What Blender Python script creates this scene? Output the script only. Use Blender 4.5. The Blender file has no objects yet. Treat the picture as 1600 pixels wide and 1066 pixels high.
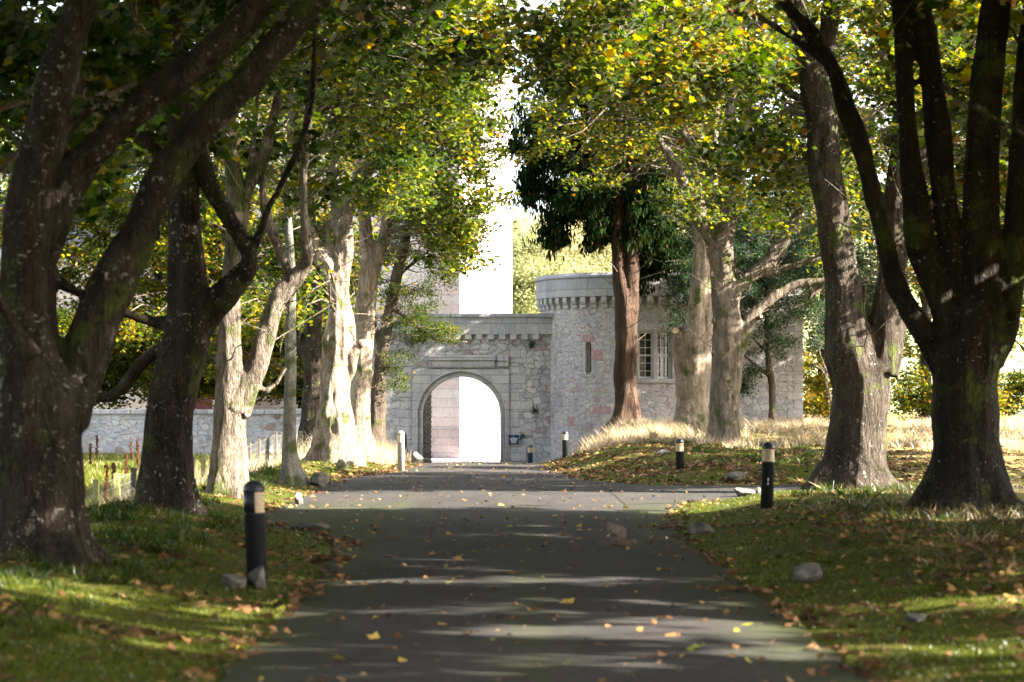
import bpy, bmesh, math, random
import numpy as np
from mathutils import Vector, Matrix, Euler, noise as mn
S = bpy.context.scene
COL = S.collection
# ------------------------------------------------------------------ camera
F = 3778.0                       # focal length in photo pixels (85 mm)
CAMZ = 1.6
cam = bpy.data.cameras.new('camera'); camo = bpy.data.objects.new('camera', cam); COL.objects.link(camo)
camo.location = (0, 0, CAMZ); camo.rotation_euler = (math.pi/2, 0, 0)
cam.sensor_width = 36; cam.lens = 85.0; cam.shift_y = 107/1600
cam.clip_end = 3000; cam.clip_start = .1
cam.dof.use_dof = True; cam.dof.focus_distance = 64; cam.dof.aperture_fstop = 2.6
S.camera = camo
# ------------------------------------------------------------------ sky, sun, exposure
SUN_EL = math.radians(29); SUN_AZ = math.atan2(-.25, .97)     # direction towards the sun in the XY plane
sd = Vector((math.cos(SUN_AZ)*math.cos(SUN_EL), math.sin(SUN_AZ)*math.cos(SUN_EL), math.sin(SUN_EL)))
W = bpy.data.worlds.new('World'); S.world = W; W.use_nodes = True
wn = W.node_tree; bg = wn.nodes['Background']
sky = wn.nodes.new('ShaderNodeTexSky'); sky.sky_type = 'NISHITA'; sky.sun_disc = False
sky.sun_elevation = SUN_EL; sky.sun_rotation = math.pi/2 - SUN_AZ
sky.dust_density = 2.0; sky.air_density = 1.0
hz = wn.nodes.new('ShaderNodeHueSaturation'); hz.inputs['Saturation'].default_value = .45      # thin bright cloud pales the sky
wn.links.new(sky.outputs[0], hz.inputs['Color']); wn.links.new(hz.outputs[0], bg.inputs[0]); bg.inputs[1].default_value = 0.09
sl = bpy.data.lights.new('sun', 'SUN'); sl.energy = 5.0; sl.angle = math.radians(.55); sl.color = (1, .93, .82)
so = bpy.data.objects.new('sun', sl); COL.objects.link(so); so.rotation_euler = sd.to_track_quat('Z', 'Y').to_euler()
vs = S.view_settings; vs.view_transform = 'Standard'; vs.look = 'None'; vs.exposure = 3.1; vs.gamma = 1
S.cycles.max_bounces = 6; S.cycles.diffuse_bounces = 2; S.cycles.glossy_bounces = 2; S.cycles.transmission_bounces = 4
S.cycles.transparent_max_bounces = 4

# ------------------------------------------------------------------ helpers
def P(u, v, Y): return Vector(((u-800)/F*Y, Y, CAMZ+(640-v)/F*Y))
def px(n, Y): return n/F*Y
def link(o): COL.objects.link(o); return o
def tag(o, label=None, cat=None, group=None, kind=None):
    if label: o['label'] = label
    if cat: o['category'] = cat
    if group: o['group'] = group
    if kind: o['kind'] = kind
    return o
def empty(name, loc=(0, 0, 0)):
    o = bpy.data.objects.new(name, None); link(o); o.location = loc; o.empty_display_size = .1; return o
def parent(o, p):
    if p is not None:
        o.parent = p
        o.matrix_parent_inverse = Matrix.Translation(p.location).inverted() if p.parent is None else p.matrix_parent_inverse.copy()
        # parts are built in world coordinates; a sub-part's parent is an identity-placed part
        if p.parent is not None: o.matrix_parent_inverse = Matrix.Identity(4)
    return o
def mesh_obj(name, V, Fc, mat, par=None, smooth=False, tint=None):
    """V (n,3) array, Fc list of faces or (m,k) array"""
    me = bpy.data.meshes.new(name)
    V = np.asarray(V, dtype=np.float32)
    if isinstance(Fc, np.ndarray):
        m, k = Fc.shape
        me.vertices.add(len(V)); me.vertices.foreach_set('co', V.ravel())
        me.loops.add(m*k); me.loops.foreach_set('vertex_index', Fc.astype(np.int32).ravel())
        me.polygons.add(m); me.polygons.foreach_set('loop_start', np.arange(0, m*k, k, dtype=np.int32))
        me.polygons.foreach_set('loop_total', np.full(m, k, dtype=np.int32))
        me.update(calc_edges=True)
    else:
        me.from_pydata([tuple(map(float, v)) for v in V], [], [tuple(f) for f in Fc]); me.update()
    if tint is not None:
        a = me.attributes.new('tint', 'FLOAT', 'FACE'); a.data.foreach_set('value', np.asarray(tint, dtype=np.float32))
    if smooth: me.polygons.foreach_set('use_smooth', np.ones(len(me.polygons), dtype=bool))
    me.materials.append(mat)
    o = bpy.data.objects.new(name, me); link(o); parent(o, par)
    return o
class MB:
    def __init__(s): s.v = []; s.f = []
    def add(s, vs, fs):
        n = len(s.v); s.v += [tuple(v) for v in vs]; s.f += [tuple(i+n for i in f) for f in fs]
    def box(s, x0, x1, y0, y1, z0, z1, M=None):
        vs = [Vector((x, y, z)) for z in (z0, z1) for y in (y0, y1) for x in (x0, x1)]
        if M is not None: vs = [M @ v for v in vs]
        s.add(vs, [(0, 2, 3, 1), (4, 5, 7, 6), (0, 1, 5, 4), (2, 6, 7, 3), (0, 4, 6, 2), (1, 3, 7, 5)])
    def tube(s, pts, rads, n=8, cap=True, lobes=None):
        pts = [Vector(p) for p in pts]; k = len(pts)
        t = (pts[1]-pts[0]).normalized(); a = t.orthogonal().normalized()
        base = len(s.v)
        for i, p in enumerate(pts):
            t2 = (pts[min(i+1, k-1)]-pts[max(i-1, 0)]).normalized()
            a = (a - t2*a.dot(t2)).normalized(); b = t2.cross(a)
            for j in range(n):
                th = 2*math.pi*j/n
                r = rads[i]
                if lobes: r *= lobes(th, i)
                s.v.append(tuple(p + (a*math.cos(th)+b*math.sin(th))*r))
        for i in range(k-1):
            for j in range(n):
                j2 = (j+1) % n
                s.f.append((base+i*n+j, base+i*n+j2, base+(i+1)*n+j2, base+(i+1)*n+j))
        if cap:
            s.f.append(tuple(base+j for j in range(n))[::-1]); s.f.append(tuple(base+(k-1)*n+j for j in range(n)))
    def lathe(s, prof, c, n=32, a0=0, a1=2*math.pi, M=None):
        full = abs(a1-a0-2*math.pi) < 1e-6; m = n if full else n+1; base = len(s.v)
        for (r, z) in prof:
            for j in range(m):
                th = a0+(a1-a0)*j/n; v = Vector((c[0]+r*math.cos(th), c[1]+r*math.sin(th), c[2]+z))
                s.v.append(tuple(M @ v if M is not None else v))
        for i in range(len(prof)-1):
            for j in range(n):
                j2 = (j+1) % m
                s.f.append((base+i*m+j, base+i*m+j2, base+(i+1)*m+j2, base+(i+1)*m+j))
    def build(s, name, mat, par=None, smooth=False, bevel=0):
        o = mesh_obj(name, s.v, s.f, mat, par, smooth)
        if bevel:
            m = o.modifiers.new('bevel', 'BEVEL'); m.width = bevel; m.segments = 1; m.limit_method = 'ANGLE'
        return o
def sstep(a, b, x):
    t = np.clip((np.asarray(x, dtype=float)-a)/(b-a), 0, 1); return t*t*(3-2*t)
_r = np.random.RandomState(5)
_ph = _r.rand(24, 4)
def nz(x, y, sc=1.0, seed=0):
    """cheap smooth 2-D noise, about -1..1"""
    s = 0
    for i in range(6):
        p = _ph[(i+seed*6) % 24]; a = p[0]*6.283+i*1.1; f = (1+.9*p[1]+i*.45)/sc
        s = s + np.sin((x*math.cos(a)+y*math.sin(a))*f + p[2]*6.283 + 1.3*np.sin((y*math.cos(a)-x*math.sin(a))*f*.7+p[3]*6.283))/(1+.35*i)
    return s/2.6

# ------------------------------------------------------------------ materials
class N:
    def __init__(s, name):
        s.m = bpy.data.materials.new(name); s.m.use_nodes = True; s.t = s.m.node_tree; s.t.nodes.clear()
        s.out = s.t.nodes.new('ShaderNodeOutputMaterial')
    def n(s, typ, ins=None, **kw):
        nd = s.t.nodes.new('ShaderNode'+typ)
        for k, v in kw.items(): setattr(nd, k, v)
        for k, v in (ins or {}).items():
            if isinstance(v, bpy.types.NodeSocket): s.t.links.new(v, nd.inputs[k])
            else: nd.inputs[k].default_value = v
        return nd
    def ramp(s, fac, stops, interp='LINEAR'):
        nd = s.n('ValToRGB', {0: fac}); cr = nd.color_ramp; cr.interpolation = interp
        while len(cr.elements) > 1: cr.elements.remove(cr.elements[-1])
        for i, (p, c) in enumerate(stops):
            e = cr.elements[0] if i == 0 else cr.elements.new(p)
            e.position = p; e.color = (*(c if hasattr(c, '__len__') else (c, c, c)), 1)
        return nd.outputs[0]
    def mix(s, f, a, b, mode='MIX'):
        nd = s.n('Mix', data_type='RGBA', blend_type=mode)
        for i, v in ((0, f), (6, a), (7, b)):
            if isinstance(v, bpy.types.NodeSocket): s.t.links.new(v, nd.inputs[i])
            else: nd.inputs[i].default_value = v if i == 0 else (*v, 1)
        return nd.outputs[2]
    def math(s, op, a, b=0.0, clamp=False):
        return s.n('Math', {0: a, 1: b}, operation=op, use_clamp=clamp).outputs[0]
    def coords(s, scale=(1, 1, 1), obj=False, rot=(0, 0, 0)):
        if obj: c = s.n('TexCoord').outputs['Object']
        else: c = s.n('NewGeometry').outputs['Position']
        return s.n('Mapping', {0: c, 2: rot, 3: scale}).outputs[0]
    def noise(s, vec, scale, detail=4, rough=.55, dist=0):
        return s.n('TexNoise', {'Vector': vec, 'Scale': scale, 'Detail': detail, 'Roughness': rough, 'Distortion': dist}).outputs[0]
    def bump(s, h, strength=.5, dist=.02, norm=None):
        ins = {'Strength': strength, 'Distance': dist, 'Height': h}
        if norm is not None: ins['Normal'] = norm
        return s.n('Bump', ins).outputs[0]
    def principled(s, col, rough=.8, norm=None, spec=.3, **kw):
        ins = {'Base Color': col if isinstance(col, bpy.types.NodeSocket) else (*col, 1), 'Roughness': rough, 'Specular IOR Level': spec}
        if norm is not None: ins['Normal'] = norm
        ins.update(kw)
        p = s.n('BsdfPrincipled', ins); s.t.links.new(p.outputs[0], s.out.inputs[0]); return s.m

def leaf_mat(name, stops, trans=.52, rough=.5, gloss=.12, tsat=1.25):
    n = N(name)
    t = n.n('Attribute', attribute_name='tint').outputs['Fac']
    c = n.ramp(t, stops)
    v = n.noise(n.coords(), 14, 2)
    c = n.mix(n.ramp(v, [(.3, 0), (.75, .5)]), c, (.5, .5, .5), 'MULTIPLY')
    ct = n.n('HueSaturation', {'Saturation': tsat, 'Value': 1.6, 'Color': c}).outputs[0]
    d = n.n('BsdfDiffuse', {'Color': c}); tr = n.n('BsdfTranslucent', {'Color': ct})
    g = n.n('BsdfGlossy', {'Color': (.8, .85, .9, 1), 'Roughness': rough})
    m1 = n.n('MixShader', {0: trans, 1: d.outputs[0], 2: tr.outputs[0]})
    fr = n.n('Fresnel', {0: 1.35})
    m2 = n.n('MixShader', {0: n.math('MULTIPLY', fr.outputs[0], gloss*1.5), 1: m1.outputs[0], 2: g.outputs[0]})
    n.t.links.new(m2.outputs[0], n.out.inputs[0]); return n.m
G0, G1, G2 = (.010, .022, .002), (.025, .050, .003), (.066, .10, .005)
Y0, Y1, OR, BR = (.17, .18, .008), (.42, .31, .015), (.42, .2, .012), (.14, .055, .015)
M_leaf = leaf_mat('sycamore_leaves', [(0, G0), (.3, G1), (.52, G2), (.7, Y0), (.86, Y1), (.97, OR), (1, BR)])
M_leafF = leaf_mat('hazed_far_leaves', [(0, (.14, .16, .08)), (.4, (.24, .25, .12)), (.7, (.36, .34, .19)), (1, (.46, .39, .24))])  # paler, greyer stops put the haze of distance into the leaf colour
M_dark = leaf_mat('evergreen_leaves', [(0, (.008, .022, .008)), (.5, (.016, .045, .014)), (.85, (.035, .085, .02)), (1, (.08, .13, .03))], trans=.25, gloss=.18)
M_conif = leaf_mat('conifer_leaves', [(0, (.006, .012, .005)), (.6, (.014, .028, .009)), (.95, (.032, .052, .014)), (1, (.12, .06, .025))], trans=.2, gloss=.0)
M_litter = leaf_mat('fallen_leaves', [(0, (.07, .03, .012)), (.35, (.14, .07, .032)), (.6, (.28, .15, .065)), (.78, (.42, .24, .09)), (.9, (.5, .36, .07)), (1, (.3, .34, .06))], trans=.15, tsat=.95)
M_grass = leaf_mat('grass_blades', [(0, (.016, .032, .004)), (.5, (.055, .083, .006)), (.8, (.15, .16, .018)), (1, (.4, .33, .15))], trans=.35, gloss=.08)
M_straw = leaf_mat('dry_grass', [(0, (.15, .12, .05)), (.4, (.5, .38, .22)), (1, (.72, .58, .4))], trans=.4, tsat=1.0)

def bark_mat(name, ca, cb, lich=.5, moss=.4, stretch=.3, bs=1.0, lichc=(.42, .4, .36)):
    n = N(name)
    p = n.coords((1, 1, stretch)); q = n.coords()
    a = n.noise(p, 5, 6, .65, .6); b = n.noise(p, 22, 5, .6, .3); big = n.noise(q, 1.3, 3)
    col = n.mix(n.ramp(a, [(.35, 0), (.65, 1)]), ca, cb)
    col = n.mix(n.ramp(big, [(.45, 0), (.65, .4)]), col, tuple(x*1.4 for x in cb))
    pat = n.ramp(n.noise(q, 2.4, 3), [(.42, 0), (.6, 1)])
    fl = n.ramp(n.noise(q, 19, 3, .6, .8), [(.66-.05*lich, 0), (.70-.05*lich, 1)]); fb = n.ramp(n.noise(q, 8, 5, .65, .5), [(.69-.05*lich, 0), (.74-.05*lich, 1)])
    spots = n.math('MULTIPLY', n.math('MAXIMUM', fl, fb), pat)
    col = n.mix(n.math('MULTIPLY', spots, .8), col, lichc)
    ms = n.ramp(n.noise(q, 1.9, 5, .6), [(.62-.14*moss, 0), (.72-.14*moss, .85)])
    col = n.mix(ms, col, (.06, .075, .015))
    vr = n.noise(n.coords((1, 1, stretch*.5)), 11, 3, .5, 1.2)
    fine = n.noise(n.coords((1, 1, stretch*1.4)), 34, 5, .7, .4)
    col = n.mix(.85, col, n.ramp(fine, [(.3, (.38, .38, .38)), (.5, (1, 1, 1)), (.7, (1.5, 1.45, 1.4))]), 'MULTIPLY')
    h = n.math('ADD', n.math('MULTIPLY', a, 1.2), n.math('ADD', n.math('MULTIPLY', b, .5), n.math('MULTIPLY', n.ramp(n.math('ABSOLUTE', n.math('SUBTRACT', vr, .5)), [(0, 0), (.05, 1)]), .35)))
    return n.principled(col, .9, n.bump(h, 1.0, .07*bs), .15)
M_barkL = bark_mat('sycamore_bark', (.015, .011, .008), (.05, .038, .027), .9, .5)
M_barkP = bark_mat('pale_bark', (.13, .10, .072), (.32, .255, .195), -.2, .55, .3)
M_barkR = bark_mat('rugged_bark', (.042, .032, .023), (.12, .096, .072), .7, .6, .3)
M_barkD = bark_mat('dark_bark', (.045, .034, .024), (.10, .075, .055), .0, .5, .25, .8)
M_barkQ = bark_mat('dark_lichened_bark', (.02, .015, .011), (.065, .05, .038), .5, .5, .3)
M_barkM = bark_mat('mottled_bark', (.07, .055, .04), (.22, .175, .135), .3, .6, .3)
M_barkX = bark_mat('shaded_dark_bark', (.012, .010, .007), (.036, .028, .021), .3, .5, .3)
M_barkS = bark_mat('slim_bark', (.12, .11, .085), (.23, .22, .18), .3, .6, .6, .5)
M_barkC = bark_mat('cedar_bark', (.034, .02, .013), (.09, .056, .038), -3, -2.5, .1, 1.2)
M_twig = bark_mat('twig_bark', (.09, .07, .05), (.2, .16, .12), .2, .3)
M_cut = N('cut_wood'); _c = M_cut.coords(); M_cut = M_cut.principled(M_cut.ramp(M_cut.noise(_c, 20, 4), [(.3, (.3, .2, .11)), (.7, (.6, .48, .33))]), .8)

def rubble_mat(name, sc=3.0, stops=None, mortar=(.36, .33, .31), edge=.05, sz=1.5, bumpd=.03, pinkness=0):
    n = N(name)
    q0 = n.coords()
    wob = n.n('TexNoise', {'Vector': q0, 'Scale': 4.5, 'Detail': 6.0, 'Roughness': .65}).outputs[1]
    q = n.n('VectorMath', {0: q0, 1: n.n('VectorMath', {0: wob, 3: .34}, operation='SCALE').outputs[0]}, operation='ADD').outputs[0]
    q = n.n('Mapping', {0: q, 3: (1, 1, sz)}).outputs[0]
    v1 = n.n('TexVoronoi', {'Vector': q, 'Scale': sc, 'Randomness': .85}, feature='F1')
    ve = n.n('TexVoronoi', {'Vector': q, 'Scale': sc, 'Randomness': .85}, feature='DISTANCE_TO_EDGE')
    sep = n.n('SeparateColor', {0: v1.outputs['Color']})
    stops = stops or [(0, (.36, .35, .36)), (.25, (.44, .42, .42)), (.5, (.5, .47, .46)), (.72, (.39, .37, .38)), (.9, (.38, .29, .28)), (.93, (.46, .39, .32)), (.95, (.42, .39, .39))]
    col = n.ramp(sep.outputs[0], stops, 'CONSTANT')
    fine = n.noise(q0, 16, 6, .65); mid = n.noise(q0, 2.2, 5, .6)
    col = n.mix(.85, col, n.ramp(fine, [(.25, (.5, .5, .52)), (.5, (1, 1, 1)), (.75, (1.35, 1.33, 1.3))]), 'MULTIPLY')
    me = n.math('MAXIMUM', n.ramp(ve.outputs[0], [(edge*.3, 0), (edge, 1)]), n.ramp(n.noise(q0, 2.7, 4), [(.45, 0), (.62, .85)]))
    mcol = n.mix(n.ramp(n.noise(q0, 5, 5), [(.42, 0), (.56, 1)]), tuple(x*.5 for x in mortar), mortar)
    col = n.mix(me, mcol, col)
    col = n.mix(n.ramp(mid, [(.35, .0), (.8, .55)]), col, n.mix(.5, col, (.55, .53, .52)))
    dark = n.noise(n.coords((1, 1, .35)), 1.1, 6, .7)
    col = n.mix(n.ramp(dark, [(.5, 0), (.72, .6)]), col, (.35, .34, .36), 'MULTIPLY')
    h = n.math('ADD', n.math('MULTIPLY', n.ramp(ve.outputs[0], [(0, 0), (edge*2.2, 1)]), .8), n.math('MULTIPLY', fine, .7))
    h = n.math('ADD', h, n.math('MULTIPLY', sep.outputs[1], .5))
    return n.principled(col, .92, n.bump(h, .9, bumpd), .15)
M_rubble = rubble_mat('rubble_stone')
M_rubT = rubble_mat('tower_stone', 3.9, mortar=(.54, .48, .46), edge=.09, stops=[(0, (.49, .45, .45)), (.3, (.43, .41, .42)), (.5, (.54, .49, .47)), (.74, (.48, .43, .41)), (.93, (.42, .32, .31)), (.955, (.5, .4, .3)), (.975, (.48, .42, .41))])
M_rubW = rubble_mat('boundary_stone', 3.4, mortar=(.46, .43, .43), edge=.07, stops=[(0, (.46, .45, .47)), (.4, (.4, .4, .43)), (.7, (.5, .47, .47)), (.93, (.28, .2, .17)), (.96, (.4, .38, .36))])
def ashlar_mat(name, c1, c2, mort, bw=.75, bh=.32, ax='x', dirt=.5, mt=.012):
    n = N(name); q0 = n.coords()
    s = n.n('SeparateXYZ', {0: q0})
    hx = n.math('ADD', s.outputs[0], n.math('MULTIPLY', s.outputs[1], .83))
    v = n.n('CombineXYZ', {0: hx, 1: s.outputs[2], 2: 0.0}).outputs[0]
    b = n.n('TexBrick', {'Vector': v, 'Color1': (*c1, 1), 'Color2': (*c2, 1), 'Mortar': (*mort, 1), 'Scale': 1.0, 'Mortar Size': mt, 'Bias': 0.0, 'Brick Width': bw, 'Row Height': bh, 'Mortar Smooth': .3})
    f = n.noise(q0, 9, 6, .65); g = n.noise(n.coords((1, 1, .3)), 1.2, 5, .65)
    col = n.mix(.8, b.outputs[0], n.ramp(f, [(.25, (.65, .65, .65)), (.5, (1, 1, 1)), (.8, (1.2, 1.2, 1.15))]), 'MULTIPLY')
    col = n.mix(n.ramp(g, [(.45, 0), (.7, dirt)]), col, (.4, .38, .38), 'MULTIPLY')
    h = n.math('SUBTRACT', n.math('MULTIPLY', f, .6), b.outputs[1])
    return n.principled(col, .9, n.bump(h, .8, .02), .15)
M_ash = ashlar_mat('dressed_stone', (.42, .41, .42), (.5, .47, .46), (.32, .3, .3))
M_ashg = ashlar_mat('grey_coping_stone', (.38, .38, .4), (.46, .44, .44), (.28, .27, .27), .9, .6)
M_pink = ashlar_mat('pink_sandstone', (.72, .56, .54), (.82, .73, .70), (.58, .48, .46), 1.1, .42, dirt=.25)  # paler than the stone, in place of light bounced off the courtyard
M_range = ashlar_mat('range_stone', (.52, .42, .42), (.62, .52, .52), (.4, .34, .34), .9, .35, dirt=.4)
def simple(name, c, rough=.6, spec=.4, nsc=8, var=.25, metal=0.0, bump=0.0, **kw):
    n = N(name); f = n.noise(n.coords(), nsc, 5)
    lo = tuple(x*(1-var) for x in c); hi = tuple(x*(1+var) for x in c)
    nm = n.bump(f, .5, bump) if bump else None
    return n.principled(n.ramp(f, [(.3, lo), (.7, hi)]), rough, nm, spec, Metallic=metal, **kw)
M_black = simple('black_bollard_paint', (.018, .02, .024), .38, .5, 30)
M_greenb = simple('green_bollard_paint', (.03, .075, .08), .4, .5, 30)
M_greyb = simple('grey_bollard_paint', (.32, .3, .31), .5, .4, 30)
M_lens = simple('cream_lens', (.55, .42, .27), .45, .5, 20, .1)
M_white = simple('white_window_paint', (.75, .76, .76), .5, .4, 20, .08)
M_glass = simple('dark_window_glass', (.02, .025, .03), .06, .9, 3, .4)
M_iron = simple('black_iron', (.02, .018, .018), .55, .4)
M_postw = simple('grey_weathered_wood', (.12, .105, .085), .9, .2, 12, .4)
M_posty = simple('pale_green_wood', (.33, .32, .12), .9, .2, 12, .35)
M_wire = simple('galvanised_wire', (.22, .22, .21), .5, .5)
M_slate = simple('slate_roof', (.09, .09, .1), .7, .3, 3, .4)
M_navy = simple('navy_sign_paint', (.008, .016, .045), .4, .5, 20, .1)
M_txt = simple('white_sign_lettering', (.7, .75, .8), .5, .3, 20, .03)
M_cyan = simple('blue_sign_emblem', (.05, .45, .75), .5, .3, 20, .03)
M_bird = simple('brown_plumage', (.09, .068, .052), .9, .1, 60, .5)
M_birdw = simple('brown_grey_feather', (.15, .12, .1), .9, .1, 60, .35)
M_door = simple('dark_red_door', (.1, .03, .03), .6, .3)
M_stalk = simple('dark_dock_stalk', (.09, .035, .022), .9, .1, 30, .4)

def rock_mat():
    n = N('rock_stone'); q = n.coords(); a = n.noise(q, 7, 6, .65); b = n.noise(q, 2.5, 4)
    c = n.ramp(a, [(.3, (.06, .055, .05)), (.55, (.14, .127, .112)), (.75, (.27, .245, .215))])
    c = n.mix(n.ramp(b, [(.52, 0), (.66, .8)]), c, (.10, .11, .04))
    return n.principled(c, .9, n.bump(a, .8, .03), .2)
M_rock = rock_mat()
def road_mat():
    n = N('asphalt'); q = n.coords()
    f = n.noise(q, 60, 4, .7); m = n.noise(n.coords((1, .35, 1)), 1.3, 6, .6); g = n.noise(q, 170, 2)
    c = n.ramp(f, [(.28, (.02, .018, .017)), (.5, (.046, .043, .041)), (.68, (.086, .08, .077)), (.8, (.16, .15, .145))])
    c = n.mix(n.ramp(m, [(.4, 0), (.7, .4)]), c, (.085, .078, .074))
    c = n.mix(.8, c, n.ramp(n.noise(q, 21, 5, .75), [(.3, (.45, .45, .45)), (.5, (1, 1, 1)), (.7, (1.6, 1.55, 1.5))]), 'MULTIPLY')
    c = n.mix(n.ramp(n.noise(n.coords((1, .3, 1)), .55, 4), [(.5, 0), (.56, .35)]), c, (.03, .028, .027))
    x = n.n('SeparateXYZ', {0: q}); X = x.outputs[0]; Yy = x.outputs[1]
    # moss along the crown of the road and along both edges
    cen = n.math('ABSOLUTE', n.math('SUBTRACT', X, .12)); cm = n.ramp(cen, [(.0, 1), (.42, 0)])
    el = n.n('MapRange', {0: X, 1: -1.0, 2: -1.9, 3: 0.0, 4: 1.0}).outputs[0]
    el2 = n.n('MapRange', {0: X, 1: 1.35, 2: 2.15, 3: 0.0, 4: 1.0}).outputs[0]
    near = n.n('MapRange', {0: Yy, 1: 36.0, 2: 43.0, 3: 1.0, 4: .08}).outputs[0]
    mm = n.math('MULTIPLY', n.math('MAXIMUM', n.math('MULTIPLY', cm, .5), n.math('MAXIMUM', el, el2)), near)
    mm = n.math('MULTIPLY', mm, n.ramp(n.noise(n.coords((1, .4, 1)), 2.6, 6, .7), [(.35, .15), (.62, .75)]))
    c = n.mix(mm, c, n.ramp(f, [(.3, (.03, .045, .008)), (.7, (.085, .1, .02))]))
    h = n.math('ADD', f, n.math('MULTIPLY', g, .6))
    return n.principled(c, .85, n.bump(h, .7, .012), .06)
M_road = road_mat()
def ground_mat():
    n = N('verge_ground'); q = n.coords()
    a = n.noise(q, 1.0, 6, .6); b = n.noise(q, 9, 6, .7); d = n.noise(q, 40, 4, .7)
    moss = n.ramp(b, [(.3, (.028, .038, .004)), (.55, (.085, .095, .009)), (.75, (.17, .165, .022))])
    soil = n.ramp(b, [(.3, (.045, .028, .015)), (.6, (.12, .07, .035)), (.75, (.2, .12, .06))])
    c = n.mix(n.ramp(a, [(.52, 0), (.66, .75)]), moss, soil)
    c = n.mix(n.ramp(d, [(.3, 0), (.7, .5)]), c, (.4, .4, .3), 'MULTIPLY')
    x = n.n('SeparateXYZ', {0: q}); X = x.outputs[0]
    # dry meadow beyond the verges
    dr = n.n('MapRange', {0: X, 1: 6.5, 2: 9.0, 3: 0.0, 4: 1.0}).outputs[0]
    dl = n.n('MapRange', {0: X, 1: -6.5, 2: -8.0, 3: 0.0, 4: 1.0}).outputs[0]
    c = n.mix(n.math('MULTIPLY', dr, .6), c, (.3, .24, .1)); c = n.mix(n.math('MULTIPLY', dl, .8), c, (.16, .19, .06))
    h = n.math('ADD', b, n.math('MULTIPLY', d, .5))
    return n.principled(c, .95, n.bump(h, .8, .04), .1)
M_ground = ground_mat()
M_court = simple('pale_gravel', (.58, .52, .48), .95, .1, 30, .2, bump=.01)
M_hill = simple('far_hill_ground', (.22, .24, .12), .95, .1, .2, .3)

# ------------------------------------------------------------------ terrain
XLY = [-40, 14, 21, 28, 31, 33, 36, 45, 56, 62, 70, 80, 88, 96]
XLV = [-1.8, -1.7, -1.75, -2.0, -2.4, -3.2, -3.75, -3.8, -3.9, -2.95, -2.6, -2.9, -3.4, -3.4]
XRY = [-40, 30, 36, 39, 42, 50.6, 52, 55.5, 65, 74, 82, 88, 96]
XRV = [2.1, 2.1, 2.3, 2.6, 3.0, 3.2, 2.5, 1.45, 1.0, .72, .8, 1.05, 1.05]
def xl(y): return np.interp(y, XLY, XLV)
def xr(y): return np.interp(y, XRY, XRV)
def sidelo(x): return 42.0-1.6*np.exp(-(np.maximum(x, 2)-2)/.9)
def sidehi(x): return 50.8+1.2*np.exp(-(np.maximum(x, 2)-2)/.9)
def roadz(y): return -.6*sstep(71, 90, y)
HR = ([-40, 14, 25, 40, 56, 72, 80, 90, 130, 600], [.12, .15, .26, .30, .36, .6, .95, 1.02, 1.3, 1.3])
HL = ([-40, 20, 40, 60, 75, 90, 600], [.2, .28, .26, .2, .25, .2, .2])
FL = ([-40, 30, 38, 68, 88, 600], [-.3, -.5, -.5, -.1, -.2, 0])
def edge_d(x, y):
    dl = xl(y)-x; drm = x-xr(y)
    ds = np.maximum(sidelo(x)-y, y-sidehi(x))
    ds = np.where(x > 2, ds, 1e9)
    dr = np.minimum(drm, ds)
    return dl, dr
def gz(x, y):
    x = np.asarray(x, dtype=float); y = np.asarray(y, dtype=float)
    dl, dr = edge_d(x, y); base = roadz(y)
    hl = np.interp(y, *HL)-base*.6; hr = np.interp(y, *HR)-base
    z = base-.03
    zl = .035*sstep(0, .12, dl)+hl*sstep(0, 2.3, dl)
    fl = sstep(-5.3, -7.6, x)
    zl = zl*(1-fl)+(np.interp(y, *FL)-base)*fl
    zr = .035*sstep(0, .12, dr)+hr*sstep(0, np.where(y > 70, 3.4, 2.6), dr)
    z = z+np.where(dl > 0, zl, 0)+np.where(dr > 0, zr, 0)
    d = np.maximum(dl, dr)
    z = z+sstep(.2, 1.5, d)*(.045*nz(x, y, 1.3)+.03*nz(x, y, .4, 1))
    # courtyard beyond the gate lies level
    cy = sstep(89.5, 91, y)*sstep(-7, -6, x)*sstep(3, 2, x)
    z = z*(1-cy)+(-.63)*cy
    return z
def gzf(x, y): return float(gz(x, y))
def grid(xs, ys, zf):
    X, Yg = np.meshgrid(xs, ys); Z = zf(X, Yg); V = np.stack([X, Yg, Z], -1).reshape(-1, 3)
    nx, ny = len(xs), len(ys); i = np.arange(ny-1)[:, None]*nx+np.arange(nx-1)[None, :]
    return V, np.stack([i, i+1, i+nx+1, i+nx], -1).reshape(-1, 4)
xs = np.concatenate([[-900, -300, -120, -70, -45, -32, -25], np.arange(-20, -8, .5), np.arange(-8, 9, .09), np.arange(9, 25, .5), [28, 36, 50, 80, 150, 350, 900]])
ys = np.concatenate([[-300, -80, -40, -20, -8, 0], np.arange(4, 60, .16), np.arange(60, 96, .3), [97, 99, 102, 106, 112, 120, 135, 160, 200, 260, 400, 800, 1500]])
V, Fc = grid(xs, ys, gz)
tag(mesh_obj('ground', V, Fc, M_ground, smooth=True), kind='structure')
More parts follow.
